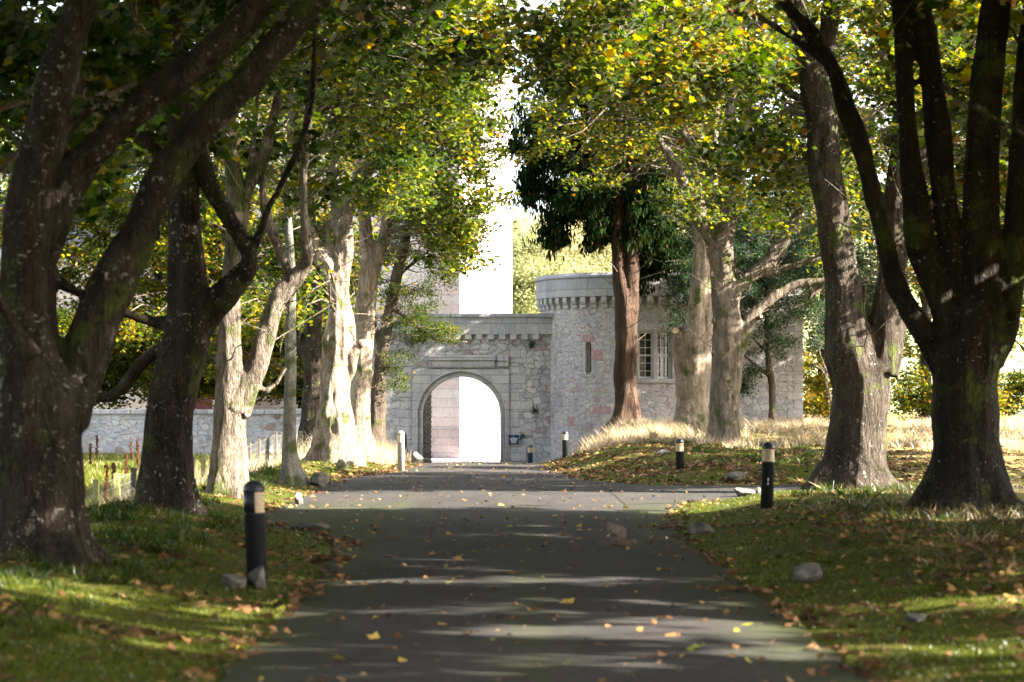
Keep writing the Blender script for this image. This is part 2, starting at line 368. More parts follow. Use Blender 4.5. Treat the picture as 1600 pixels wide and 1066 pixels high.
# road sheet
ys = np.concatenate([np.arange(-40, 10, 2.), np.arange(10, 96, .25)]); rows = []
for y in ys:
    a = float(xl(y))+.05*float(nz(y, 3.1, .5))-.03; b = float(xr(y))+.05*float(nz(y, 9.7, .5, 2))+.03
    t = np.linspace(0, 1, 15); x = a+(b-a)*t
    rows.append(np.stack([x, np.full(15, y), roadz(y)+.02*(1-(2*t-1)**2)-.004], -1))
V = np.concatenate(rows); i = np.arange(len(ys)-1)[:, None]*15+np.arange(14)[None, :]
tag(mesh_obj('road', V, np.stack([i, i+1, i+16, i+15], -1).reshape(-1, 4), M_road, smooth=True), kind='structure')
xx = np.concatenate([np.arange(1.9, 9, .25), [10, 14, 20, 30, 45]]); rows = []
for x in xx:
    a, b = float(sidelo(x)), float(sidehi(x)); t = np.linspace(0, 1, 9)
    yy = a+(b-a)*t; tt = np.clip((x-xl(yy))/(xr(yy)-xl(yy)), 0, 1); rows.append(np.stack([np.full(9, x), yy, .002+.02*(1-(2*tt-1)**2)+.006*sstep(2.8, 4, x)], -1))
V = np.concatenate(rows); i = np.arange(len(xx)-1)[:, None]*9+np.arange(8)[None, :]
tag(mesh_obj('side_road', V, np.stack([i, i+9, i+10, i+1], -1).reshape(-1, 4), M_road, smooth=True), kind='structure')
V, Fc = grid(np.linspace(-6.5, 2.6, 12), np.linspace(91.2, 130, 20), lambda x, y: -.6+0*x)
tag(mesh_obj('courtyard', V, Fc, M_court), kind='structure')
V, Fc = grid(np.linspace(-200, 260, 60), np.linspace(150, 520, 30), lambda x, y: -6+34*sstep(170, 330, y)*(1+.12*nz(x, y, 40))-8*sstep(40, 200, x))
tag(mesh_obj('hill', V, Fc, M_hill, smooth=True), kind='structure')

# ------------------------------------------------------------------ leaves: many small faces in one mesh
LOBED = np.array([(0, -.5), (.2, -.42), (.5, -.3), (.36, -.05), (.55, .2), (.25, .18), (0, .6), (-.25, .18), (-.55, .2), (-.36, -.05), (-.5, -.3), (-.2, -.42)])
LOB_F = None
MID = np.array([(0, -.5), (.45, -.28), (.38, .18), (0, .55), (-.38, .18), (-.45, -.28)])
OVAL = np.array([(0, -.5), (.24, -.1), (0, .5), (-.24, -.1)])
NEEDLE = np.array([(-.09, 0), (.09, 0), (.14, .5), (0, 1.0), (-.14, .5)])
def rots(n, rng, tilt=.7):
    """random orientations whose normals lean towards +Z"""
    th = rng.rand(n)*2*np.pi; nx = rng.randn(n)*tilt; ny = rng.randn(n)*tilt; nzv = np.ones(n)
    Nn = np.stack([nx, ny, nzv], -1); Nn /= np.linalg.norm(Nn, axis=1, keepdims=True)
    A = np.stack([np.cos(th), np.sin(th), np.zeros(n)], -1); A -= Nn*(A*Nn).sum(1, keepdims=True); A /= np.linalg.norm(A, axis=1, keepdims=True)
    B = np.cross(Nn, A); return A, B, Nn
def leaves(name, C, size, tint, mat, rng, tmpl=MID, tilt=.75, par=None, bend=.25, hang=False):
    n = len(C); K = len(tmpl)
    if hang:
        D = np.stack([rng.randn(n)*.22, rng.randn(n)*.22, -np.ones(n)], -1); D /= np.linalg.norm(D, axis=1, keepdims=True)
        th = rng.rand(n)*6.283; A = np.stack([np.cos(th), np.sin(th), np.zeros(n)], -1); A -= D*(A*D).sum(1, keepdims=True); A /= np.linalg.norm(A, axis=1, keepdims=True)
        B = D; Nn = np.cross(A, B)
    else: A, B, Nn = rots(n, rng, tilt)
    size = np.broadcast_to(np.asarray(size, dtype=float), (n,))
    x = tmpl[:, 0][None, :, None]; y = tmpl[:, 1][None, :, None]
    V = C[:, None, :]+size[:, None, None]*(A[:, None]*x+B[:, None]*y+Nn[:, None]*(-bend*np.abs(x)*1.0-bend*.5*y*y))
    Fc = np.arange(n*K).reshape(n, K)
    return mesh_obj(name, V.reshape(-1, 3), Fc, mat, par, tint=tint)

# ------------------------------------------------------------------ tree builder
def catmull(pts, step):
    """pts: list of (Vector, r) -> resampled"""
    out = []; n = len(pts)
    for i in range(n-1):
        p0, p1, p2, p3 = pts[max(i-1, 0)], pts[i], pts[i+1], pts[min(i+2, n-1)]
        L = (p2[0]-p1[0]).length; k = max(1, int(L/step))
        for j in range(k):
            t = j/k; t2 = t*t; t3 = t2*t
            q = .5*((2*p1[0])+(p2[0]-p0[0])*t+(2*p0[0]-5*p1[0]+4*p2[0]-p3[0])*t2+(3*p1[0]-p0[0]-3*p2[0]+p3[0])*t3)
            out.append((q, p1[1]+(p2[1]-p1[1])*t))
    out.append(pts[-1]); return out
def remeshed(mb, voxel, rough, seed):
    me = bpy.data.meshes.new('tmp'); me.from_pydata(mb.v, [], mb.f); me.update()
    o = bpy.data.objects.new('tmp', me); link(o)
    m = o.modifiers.new('r', 'REMESH'); m.mode = 'VOXEL'; m.voxel_size = voxel
    m2 = o.modifiers.new('s', 'SMOOTH'); m2.factor = .6; m2.iterations = 5
    dg = bpy.context.evaluated_depsgraph_get(); dg.update()
    nm = bpy.data.meshes.new_from_object(o.evaluated_get(dg)); bpy.data.objects.remove(o); bpy.data.meshes.remove(me)
    n = len(nm.vertices); co = np.empty(n*3, dtype=np.float32); nm.vertices.foreach_get('co', co)
    no = np.empty(n*3, dtype=np.float32); nm.vertices.foreach_get('normal', no)
    co = co.reshape(-1, 3); no = no.reshape(-1, 3); d = np.empty(n)
    for i in range(n):
        x, y, z = co[i]; x = float(x)+seed*7.1
        d[i] = mn.noise((x*2.6, y*2.6, z*.7))*1.3+mn.noise((x*7, y*7, z*1.6))*.7+mn.noise((x*15, y*15, z*4))*.3
    co += no*(d*rough)[:, None]
    nm.vertices.foreach_set('co', co.ravel()); nm.update(); return nm
GRADE = []
def make_tree(Y0, limbs, label, cat='tree', group=None, mat=None, voxel=None, flare=.35, name='avenue_tree', crowns=(), leafmat=None,
              tint=(.35, .16), nleaf=90, lsize=.15, tmpl=MID, seed=1, cull=None, stubs=(), loc=None, world=False, hang=False, tilt=.75,
              spray=.75, rough=None, twigmat=None, flat=.55, up=()):
    """limbs: lists of (u, v, halfwidth_px[, dY]); the first starts at the foot. crowns: (x, y, z, rx, ry, rz, n) ellipsoids in metres"""
    rng = np.random.RandomState(seed); R = random.Random(seed)
    mat = mat or M_barkL; twigmat = twigmat or M_twig; leafmat = leafmat or M_leaf
    W3 = []
    for li, L in enumerate(limbs):
        if world: pts = [(Vector(p[:3]), p[3]) for p in L]
        else: pts = [(P(p[0], p[1], Y0+(p[3] if len(p) > 3 else 0)), px(p[2], Y0)) for p in L]
        W3.append(pts)
    foot = W3[0][0][0].copy(); fz = gzf(foot.x, foot.y)
    root = empty(name, (foot.x, foot.y, fz)); tag(root, label, cat, group)
    mb = MB(); thin = MB(); sk = []
    ph = R.random()*6
    for li, pts in enumerate(W3):
        if li == 0:      # foot runs into the ground
            p0, r0 = pts[0]
            pts = [(Vector((p0.x, p0.y, fz-.35)), r0*1.0)]+[(p0 if abs(p0.z-fz) > .15 else Vector((p0.x, p0.y, fz)), r0)]+pts[1:]
        rs = catmull(pts, .12 if pts[0][1] > .1 else .2)
        big = [q for q in rs if q[1] > .028]
        sk.append(rs)
        if len(big) > 1:
            zs = [q[0].z for q in big]
            def lob(th, i, zs=zs, li=li, ph=ph):
                h = max(zs[i]-fz, 0)
                base = (1+flare*math.exp(-h/.35)*(1+.55*math.cos(5*th+ph)+.3*math.cos(3*th+2*ph))) if li == 0 else 1
                return base*(1+.05*math.cos(3*th+zs[i]*.8+ph)+.035*math.cos(7*th-zs[i]*.5))
            wig = [Vector((mn.noise((q[0].z*.9, li*3.1, seed)), mn.noise((q[0].z*.9, li*3.1, seed+9.)), 0))*q[1]*.16 for q in big]
            mb.tube([q[0]+w for q, w in zip(big, wig)], [q[1]*(1+.07*mn.noise((q[0].z*2.3+li, seed, q[0].x*2))) for q in big], 18, True, lob)
        sm = [q for q in rs if q[1] <= .034]
        if len(sm) > 1: thin.tube([q[0] for q in sm], [q[1] for q in sm], 6)
    vx = voxel or max(.028, Y0*.0007)
    nm = remeshed(mb, vx, rough if rough is not None else .022, seed)
    nm.polygons.foreach_set('use_smooth', np.ones(len(nm.polygons), dtype=bool))
    nm.materials.clear(); nm.materials.append(mat); nm.name = 'trunk'
    tr = bpy.data.objects.new('trunk', nm); link(tr); parent(tr, root)
    for (u, v, r, ang) in stubs:          # sawn-off branch ends facing the road
        c = P(u, v, Y0); s = MB(); rr = px(r, Y0); d = Vector((math.sin(ang), -math.cos(ang), .15)).normalized()
        c = c - d*.05
        s.tube([c, c+d*(px(9, Y0)+.1)], [rr*1.25, rr], 12); s.build('branch_collar', mat, root, True)
        e = c+d*(px(9, Y0)+.102); s = MB(); s.tube([e, e+d*.006], [rr*.82, rr*.8], 12); s.build('cut_face', M_cut, root)
    # crown: sprays of leaves carried by branches that leave the nearest limb
    SP = np.array([q[0] for rs in sk for q in rs]); 
    ok = SP[:, 2] > (fz+2.2)
    if not ok.any(): ok[:] = True
    SP = SP[ok]
    LC = []; LT = []; LS = []
    for (cx, cy, cz, rx, ry, rz, n) in crowns:
        k = 0; tries = 0
        while k < n and tries < n*8:
            tries += 1
            d = rng.randn(3); d /= np.linalg.norm(d); rad = rng.rand()**.45
            c = np.array([cx+rx*d[0]*rad, cy+ry*d[1]*rad, cz+rz*d[2]*rad])
            if cull is not None and cull(c, rng): continue
            k += 1
            dist = np.linalg.norm((SP-c)*np.array([1, 1, 1.3]), axis=1); j = dist.argmin(); s0 = SP[j]
            L = np.linalg.norm(c-s0)
            mid = (s0+c)/2+np.array([0, 0, .12*L])+rng.randn(3)*.06*L
            if hang: mid[2] += .15*L
            r0 = min(.012+.007*L, .045)
            pts = [Vector(s0), Vector((s0+mid)/2+rng.randn(3)*.04*L), Vector(mid), Vector((c+mid)/2+rng.randn(3)*.04*L), Vector(c)]
            thin.tube(pts, [r0, r0*.8, r0*.62, r0*.42, .006], 5, False)
            nt = 5; ends = []
            for q in range(nt):
                e = c+rng.randn(3)*np.array([1, 1, flat])*spray*.62; ends.append(e)
                st = c+(mid-c)*rng.rand()*.35
                thin.tube([Vector(st), Vector((st+e)/2+rng.randn(3)*.04), Vector(e)], [.008, .006, .003], 3, False)
            ends = np.array(ends); m = int(nleaf*(.7+.6*rng.rand())); t = rng.rand(m, 1)
            pos = c+(ends[rng.randint(nt, size=m)]-c)*t+rng.randn(m, 3)*np.array([.16, .16, .12])*spray/.75
            LC.append(pos); base = rng.randn()*tint[1]*.45+tint[0]
            LT.append(base+rng.randn(m)*tint[1]*1.05); LS.append(lsize*(.65+.6*rng.rand(m)))
    if not world and Y0 > 41:
        for q in range(60):
            s0 = SP[rng.randint(len(SP))]; L = .7+1.5*rng.rand(); a = rng.rand()*6.28; d = np.array([math.cos(a), math.sin(a), .35+.5*rng.rand()])*L
            thin.tube([Vector(s0), Vector(s0+d*.4+rng.randn(3)*.08), Vector(s0+d*.75+rng.randn(3)*.12), Vector(s0+d+rng.randn(3)*.15)], [.016, .012, .008, .003], 4, False)
    if len(thin.v): thin.build('branches', twigmat, root)
    if LC:
        C = np.concatenate(LC); T = np.clip(np.concatenate(LT), 0, 1); Sz = np.concatenate(LS)
        leaves('crown', C, Sz, T, leafmat, rng, tmpl, tilt, root, hang=hang)
    return root
def corridor(c, rng):
    """sky strip open only within view; crowns above it close to shade the road"""
    e = (c[2]-1.6)/c[1]
    return c[2] < 2.8+.17*c[1] and abs(c[0]-.1) < .05+.0045*c[1] and rng.rand() > (.75 if e > .105 else .22)

# ------------------------------------------------------------------ avenue trees, left row
LG = 'avenue trees lining the drive'  # flat high crown slabs of the near trees are added overhead for shade
def ups(p, n, R, hmax, r0):
    pass
make_tree(21, [
  [(72, 872, 66), (70, 800, 62), (66, 700, 60), (64, 620, 60), (50, 540, 46), (42, 430, 42), (52, 320, 40), (72, 210, 34), (98, 100, 29), (130, 0, 24), (150, -120, 20), (165, -300, 14, 1)],
  [(100, 660, 40), (122, 590, 38), (150, 510, 37), (182, 435, 34), (212, 375, 29), (235, 322, 27), (265, 262, 25), (312, 205, 24), (372, 140, 23), (432, 70, 22), (492, 0, 20), (560, -90, 16), (640, -220, 10)],
  [(62, 400, 30), (92, 320, 29), (130, 255, 27), (182, 200, 27), (235, 150, 26), (300, 108, 25), (360, 56, 24), (402, 0, 22), (440, -90, 18), (470, -220, 11)],
  [(70, 240, 12), (120, 190, 9), (170, 150, 6), (215, 130, 5)], [(45, 400, 12), (90, 440, 9), (130, 462, 8), (180, 480, 6), (230, 500, 4)], [(42, 500, 8, .5), (-30, 430, 6, .6), (-90, 380, 4, 1)],
  [(50, 560, 14, -.5), (0, 470, 12, -.6), (-60, 380, 9, -.8), (-130, 260, 6, -1)],
 ], 'massive dark double-stemmed tree at the left edge, its thick limbs crossing the upper left', group=LG, voxel=.024, rough=.03, flare=.45,
 crowns=[(-5.5, 22, 8.2, 3.8, 5, 2.6, 90), (-1.0, 21, 9.2, 3.4, 6, 2.0, 130), (-3, 15, 10.5, 6, 5, 1.6, 120), (-3.0, 21, 6.9, 1.6, 3, 1.0, 14), (-5.4, 26, 5.3, 1.6, 2, 1.4, 22)], nleaf=120, lsize=.155, tmpl=LOBED, tint=(.42, .15), seed=11, cull=lambda c, r: c[0] > -1.3 and c[2] < 2.8+.17*c[1])
make_tree(32, [
  [(262, 802, 45), (262, 740, 40), (264, 680, 38), (274, 610, 36), (290, 550, 35), (296, 490, 33), (292, 420, 30), (288, 330, 25), (284, 240, 20), (272, 130, 18), (262, 20, 17), (255, -90, 15), (250, -220, 10)],
  [(300, 540, 26), (322, 494, 25), (352, 462, 24), (378, 432, 19), (392, 405, 16), (378, 372, 14), (352, 330, 15), (330, 292, 15), (318, 255, 13), (296, 190, 12), (262, 120, 11), (235, 40, 10), (220, -60, 8)],
  [(385, 420, 12), (398, 388, 8), (415, 340, 7), (440, 285, 6.5), (470, 225, 6), (486, 160, 5), (492, 60, 4), (500, -60, 3)],
  [(290, 530, 14), (262, 543, 9), (238, 552, 9), (212, 578, 9), (194, 604, 9), (175, 620, 8), (150, 622, 5)],
  [(285, 515, 13), (255, 506, 10), (225, 500, 8), (195, 492, 6), (150, 470, 4)],
  [(285, 300, 12), (250, 240, 9), (205, 200, 8), (160, 175, 6), (120, 165, 4)],
  [(262, 60, 10), (300, -20, 9), (340, -120, 7)],
 ], 'dark thick tree second from the left edge, leaning right beside the wire fence', group=LG, voxel=.024, rough=.03,
 crowns=[(-6.0, 33, 9, 4, 5, 3, 100), (-2.0, 27, 11.2, 6, 5, 1.5, 170), (-1.0, 33, 11, 3.6, 5, 2.0, 110), (-3.2, 32, 8.2, 1.8, 4, 1.8, 30), (-6.2, 36, 6.2, 2.0, 2.6, 1.9, 34)], nleaf=120, lsize=.155, tmpl=LOBED, tint=(.44, .15), seed=12, cull=lambda c, r: c[0] > -1.2 and c[2] < 2.8+.17*c[1])
make_tree(41.5, [
  [(355, 778, 27), (354, 730, 26), (357, 680, 25), (361, 630, 24), (360, 580, 22), (358, 530, 18), (361, 460, 16), (365, 390, 14), (367, 320, 13), (364, 250, 12), (356, 150, 10), (350, 30, 9), (345, -100, 7)],
  [(366, 640, 24), (384, 605, 19), (404, 565, 17), (418, 520, 15), (427, 480, 15), (445, 452, 15), (466, 430, 13), (478, 402, 11), (476, 350, 8), (474, 280, 7), (480, 200, 6), (488, 100, 5), (495, -20, 4)],
  [(373, 420, 8), (378, 360, 9), (382, 310, 10), (398, 275, 9), (412, 235, 8), (424, 190, 7), (437, 140, 5.5), (452, 98, 5), (480, 55, 4), (505, 10, 3.5), (530, -50, 3)],
  [(384, 312, 8), (392, 268, 7), (396, 220, 6), (402, 170, 5), (402, 120, 4), (396, 40, 4), (392, -60, 3)],
  [(456, 440, 8), (438, 395, 7), (420, 350, 6.5), (410, 300, 5.5), (418, 240, 5), (438, 160, 4), (452, 60, 3.5)],
  [(362, 585, 6), (335, 560, 4), (310, 552, 3)], [(400, 600, 5), (415, 612, 4), (432, 600, 3), (446, 575, 2.5)],
 ], 'sunlit pale tree forking at mid height behind the nearest left bollard', group=LG, mat=M_barkM, voxel=.026, rough=.028, stubs=[(379, 647, 7, .7)],
 crowns=[(-6.8, 44, 7.2, 2.2, 3, 2.6, 30), (-5.6, 42, 9.5, 3.6, 4, 3, 80), (-2.6, 40, 12.4, 6, 5.5, 1.5, 150), (-2.6, 43, 8.6, 1.5, 3.6, 1.5, 26), (-1.0, 44, 8.6, 1.1, 3, .8, 18), (-3.8, 43, 5.9, 1.0, 2, 1.2, 8)], nleaf=90, tmpl=LOBED, lsize=.15, tint=(.42, .17), seed=13, cull=corridor)
make_tree(50, [
  [(458, 748, 12), (454, 720, 10.5), (452, 680, 10), (453, 600, 9.5), (454, 500, 8.5), (455, 440, 8), (452, 380, 7), (449, 300, 6), (453, 210, 5), (458, 110, 4.5), (462, 0, 4), (468, -120, 3)],
  [(453, 480, 3), (442, 470, 2.5), (432, 478, 2)], [(452, 340, 4), (470, 260, 3), (488, 180, 2.5)],
 ], 'slender straight grey tree with a mossy foot, in front of the boundary wall', group=LG, mat=M_barkS, voxel=.024, rough=.006, flare=1.1,
 crowns=[(-2.5, 52, 13.9, 5, 5, 1.3, 80), (-4.6, 50, 10.5, 2.2, 3, 3, 40), (-2.4, 50, 9.0, 1.4, 3, 2.2, 34)], nleaf=105, lsize=.125, tint=(.45, .16), seed=14, cull=corridor)
make_tree(64, [
  [(524, 722, 34), (522, 690, 32), (522, 650, 30), (522, 610, 26), (526, 560, 22), (528, 500, 19), (529, 440, 16), (537, 390, 13), (545, 330, 12), (560, 290, 11), (574, 262, 10), (600, 230, 7), (615, 180, 6), (630, 100, 5), (640, 0, 4)],
  [(524, 450, 13), (514, 412, 12), (498, 392, 11), (486, 372, 9), (478, 345, 7), (466, 290, 6), (458, 230, 5), (452, 120, 4), (450, 10, 3)],
  [(532, 400, 10), (530, 350, 10), (524, 300, 8), (520, 230, 6.5), (522, 150, 5), (530, 50, 4)],
  [(520, 420, 8), (512, 370, 5), (520, 330, 4)], [(540, 590, 12), (550, 558, 8), (560, 540, 6)],
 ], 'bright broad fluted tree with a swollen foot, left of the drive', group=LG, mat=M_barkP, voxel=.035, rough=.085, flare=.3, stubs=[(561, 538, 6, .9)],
 crowns=[(-4.6, 63, 12.2, 3.6, 4, 4.5, 120), (-2.8, 62, 10.4, 1.9, 4.2, 3.2, 90), (-1.0, 61, 10.4, 1.2, 3, 2.6, 34), (-3.2, 62.5, 7.6, 1.0, 3, 1.2, 20), (-5.2, 60, 4.4, .7, .8, .5, 4)], nleaf=115, lsize=.12, tint=(.5, .17), seed=15, cull=corridor)
make_tree(74, [
  [(486, 712, 22), (486, 660, 17), (488, 600, 15), (489, 540, 14), (489, 460, 13), (487, 400, 12), (480, 320, 10), (470, 200, 8), (465, 60, 6), (462, -60, 4)],
  [(489, 600, 8), (476, 560, 7), (462, 520, 5), (450, 490, 3)],
 ], 'grey upright tree half hidden behind the broad fluted tree', group=LG, mat=M_barkL, voxel=.045, rough=.03,
 crowns=[(-7.5, 74, 13, 4.0, 4, 5, 80), (-6.8, 75, 7.2, 1.6, 2, 2.0, 14)], nleaf=160, lsize=.125, tint=(.45, .17), seed=16)
make_tree(72, [
  [(560, 706, 22), (560, 670, 19), (564, 600, 18), (568, 530, 17), (573, 460, 15), (577, 410, 15), (572, 370, 11), (568, 330, 9), (562, 260, 7), (556, 160, 6), (550, 40, 5)],
  [(577, 440, 12), (588, 410, 11), (598, 375, 10.5), (604, 340, 9.5), (613, 295, 9), (628, 262, 8), (641, 225, 6), (655, 160, 5), (668, 60, 4)],
  [(584, 420, 4), (560, 395, 3), (540, 380, 3), (528, 370, 2)],
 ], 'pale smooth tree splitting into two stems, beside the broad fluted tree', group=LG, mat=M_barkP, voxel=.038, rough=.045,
 crowns=[(-4.2, 72, 13.5, 2.6, 3, 4.2, 70), (-2.4, 71, 11.6, 1.5, 4, 3.2, 76), (-1.3, 70, 9.2, 1.1, 2.6, 3.0, 34), (-1.9, 71, 7.0, 1.1, 2, 1.5, 24), (-2.9, 71, 7.8, 1.1, 3, 1.0, 14)], nleaf=115, lsize=.12, tint=(.5, .18), seed=17, cull=corridor)
make_tree(80, [
  [(588, 696, 16), (588, 660, 14), (592, 600, 12), (600, 540, 10), (610, 480, 9.5), (620, 430, 9), (632, 380, 8), (642, 330, 7), (655, 270, 6), (668, 200, 5), (676, 120, 4)],
  [(600, 560, 5), (584, 500, 4), (590, 420, 3)], [(612, 480, 4), (640, 500, 3), (680, 530, 2), (730, 535, 1.5)], [(622, 430, 4), (660, 400, 3), (700, 370, 2)],
 ], 'dark leaning tree in leaf, directly left of the stone arch', group=LG, mat=M_barkD, voxel=.045, rough=.02,
 crowns=[(-3.4, 80, 5.6, 1.1, 1.6, 2.6, 44), (-4.0, 80, 3.0, .8, 1.2, 1.0, 14), (-2.4, 80, 4.2, 1.0, 1.2, .42, 13), (-2.0, 80, 7.6, 1.3, 2.0, 1.6, 34), (-1.3, 79, 9.6, 1.3, 2, 2.4, 34), (-2.9, 79, 8.0, 1.6, 1.6, 3.0, 50), (-1.7, 79, 6.6, .8, 1.5, 1.3, 14), (-3.0, 80, 8.4, 1.6, 2.0, 1.6, 26)],
 nleaf=150, lsize=.095, tmpl=OVAL, tint=(.42, .14), leafmat=M_leaf, seed=18, spray=.55, flat=.4)
# ------------------------------------------------------------------ right row
make_tree(32, [
  [(1512, 802, 62), (1512, 745, 56), (1508, 680, 50), (1504, 620, 52), (1508, 560, 54), (1528, 500, 40), (1533, 420, 33), (1533, 338, 29), (1538, 190, 26), (1550, 60, 25), (1562, -60, 22), (1575, -260, 14)],
  [(1480, 590, 26), (1455, 545, 19), (1432, 505, 17), (1412, 470, 15), (1392, 421, 15), (1374, 340, 15), (1360, 281, 15), (1344, 225, 15), (1326, 180, 15), (1310, 130, 13), (1296, 94, 11), (1270, 55, 11), (1228, 5, 10), (1180, -70, 8)],
  [(1496, 540, 34), (1474, 470, 24), (1452, 420, 23), (1437, 375, 23), (1428, 290, 19), (1419, 188, 16), (1412, 56, 15), (1408, -60, 14), (1400, -220, 9)],
  [(1510, 500, 24), (1495, 430, 18), (1482, 375, 18), (1468, 225, 20), (1450, 75, 18), (1430, -10, 17), (1405, -120, 13)],
  [(1540, 560, 30), (1566, 510, 25), (1580, 440, 22), (1590, 340, 21), (1600, 200, 20), (1612, 60, 18), (1630, -100, 14)],
  [(1300, 110, 5), (1262, 75, 4.5), (1222, 50, 4), (1180, 20, 3)],
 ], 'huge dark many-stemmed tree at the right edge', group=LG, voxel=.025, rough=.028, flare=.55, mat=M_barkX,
 crowns=[(6.0, 32, 9.8, 4, 5, 3, 90), (3.4, 25, 11, 6, 5, 1.6, 170), (2.8, 36, 11.4, 6, 5, 1.6, 170), (3.4, 31, 8.6, 1.8, 4, 1.8, 26), (7.2, 35, 6.2, 1.5, 2, 2, 14)], nleaf=120, lsize=.155, tmpl=LOBED, tint=(.55, .2), seed=21, cull=lambda c, r: c[0] < 1.2 and c[2] < 2.8+.17*c[1])
make_tree(46, [
  [(1336, 752, 52), (1340, 710, 45), (1342, 650, 44), (1345, 600, 46), (1336, 550, 44), (1320, 490, 30), (1314, 440, 26), (1308, 380, 26), (1298, 320, 27), (1290, 260, 26), (1284, 200, 25), (1270, 110, 23), (1258, 50, 19), (1235, -10, 16), (1215, -100, 13), (1200, -240, 8)],
  [(1368, 580, 36), (1384, 520, 30), (1390, 460, 27), (1395, 400, 22), (1398, 320, 17), (1402, 250, 15), (1412, 150, 12), (1420, 20, 10)],
  [(1396, 440, 14), (1418, 350, 14), (1438, 255, 13), (1455, 190, 12), (1480, 130, 12), (1514, 80, 11), (1545, 20, 9), (1580, -60, 7)],
  [(1275, 120, 15), (1292, 60, 14), (1304, 0, 14), (1318, -90, 11)],
  [(1276, 185, 8), (1256, 160, 6), (1232, 142, 6), (1218, 128, 5.5), (1200, 116, 5.5), (1184, 112, 5), (1176, 100, 4.5), (1180, 84, 4), (1172, 68, 4), (1152, 54, 4), (1118, 46, 3.5), (1084, 28, 3), (1057, 0, 2.5)],
  [(1154, 55, 3.5), (1128, 72, 3), (1101, 86, 2.8), (1074, 112, 2.6), (1050, 128, 2.4), (1022, 140, 2.2), (990, 150, 1.8)],
  [(1250, 70, 6), (1210, 40, 5), (1170, 22, 4), (1120, 14, 3.2), (1084, 20, 3), (1030, 34, 2.6), (985, 32, 2.3), (955, 22, 2), (930, 4, 1.6)],
 ], 'double-trunked rough tree with sunlit bark, standing past the side road', group=LG, mat=M_barkQ, voxel=.028, rough=.04, flare=.6,
 crowns=[(9.6, 46.5, 7.2, 2.6, 2.8, 3.6, 150), (3.4, 46, 13.2, 5, 5.5, 1.4, 130), (6.5, 47, 10, 3.8, 4, 3.4, 66), (3.3, 44, 8.0, 1.6, 3.4, 1.0, 40), (1.2, 42, 7.9, 1.9, 2.6, .9, 46), (5.0, 48, 6.9, 1.6, 3, .9, 26)], nleaf=120, lsize=.125, tmpl=LOBED, tint=(.5, .19), seed=22, cull=corridor)
make_tree(72, [
  [(1132, 702, 27), (1132, 670, 23), (1133, 620, 22), (1135, 560, 23), (1136, 510, 23), (1132, 470, 20), (1129, 420, 19), (1132, 360, 17), (1145, 300, 16), (1158, 250, 12), (1166, 180, 10), (1172, 80, 8), (1178, -30, 6)],
  [(1146, 560, 14), (1160, 530, 11), (1172, 500, 9), (1190, 478, 8), (1212, 462, 7.5), (1240, 446, 7), (1270, 440, 6), (1300, 440, 5), (1340, 445, 3)],
  [(1140, 500, 12), (1150, 455, 10), (1172, 432, 10), (1198, 412, 11), (1222, 382, 10), (1244, 345, 9), (1262, 300, 7), (1290, 270, 5)],
  [(1144, 470, 9), (1165, 440, 7), (1200, 425, 6), (1240, 415, 5), (1285, 400, 4)],
  [(1124, 420, 12), (1108, 370, 10), (1085, 335, 9), (1070, 295, 9), (1058, 262, 8), (1040, 232, 7), (1016, 200, 6), (1000, 160, 5), (985, 110, 4), (970, 40, 3)],
  [(1135, 340, 12), (1134, 290, 11), (1130, 240, 11), (1138, 190, 9), (1148, 120, 7), (1152, 20, 5)],
  [(1120, 380, 9), (1112, 320, 9), (1098, 260, 8), (1082, 230, 7), (1062, 195, 6), (1040, 160, 5), (1018, 130, 4), (1000, 60, 3)],
 ], 'dappled tree right of the drive with sawn limbs and long side branches to the right', group=LG, mat=M_barkM, voxel=.036, rough=.03, flare=.25,
 stubs=[(1118, 430, 6, -.3), (1123, 468, 6, .1), (1119, 502, 6, 0), (1131, 530, 6, .1), (1116, 552, 4, 0), (1185, 497, 3, .3)],
 crowns=[(6.2, 72, 12.8, 3.6, 4, 4.5, 100), (3.6, 71, 11.6, 2.0, 3.6, 2.6, 60), (1.6, 70, 10.2, 1.3, 2.6, 2.2, 20), (6.4, 70, 8.0, 2.4, 3, 1.4, 16), (9.2, 72, 8.0, 2.2, 3, 2.2, 44), (11, 72, 12, 3, 3, 4, 90)], nleaf=105, lsize=.125, tint=(.52, .19), seed=23, cull=corridor)
make_tree(80, [
  [(1082, 678, 26), (1082, 640, 25), (1084, 590, 25), (1088, 540, 24), (1094, 480, 19), (1098, 420, 17), (1094, 360, 13), (1090, 290, 12), (1092, 200, 10), (1098, 90, 8), (1100, -20, 6)],
  [(1074, 600, 18), (1064, 540, 14), (1060, 519, 11)], [(1098, 400, 10), (1110, 320, 9), (1118, 220, 7), (1120, 100, 5)],
 ], 'pale knobbly tree just left of the dappled tree, past the reddish conifer', group=LG, mat=M_barkP, voxel=.04, rough=.05,
 stubs=[(1096, 405, 5, .2), (1088, 428, 4, 0), (1104, 468, 5, .2), (1100, 490, 4, .2), (1058, 519, 6, -.3)],
 crowns=[(6.0, 81, 13, 3, 4, 5, 90), (3.6, 80, 12, 1.6, 3, 3.5, 40), (5.2, 85.5, 11.5, 2.6, 2.4, 3.6, 60)], nleaf=105, lsize=.125, tint=(.55, .2), seed=24, cull=corridor)
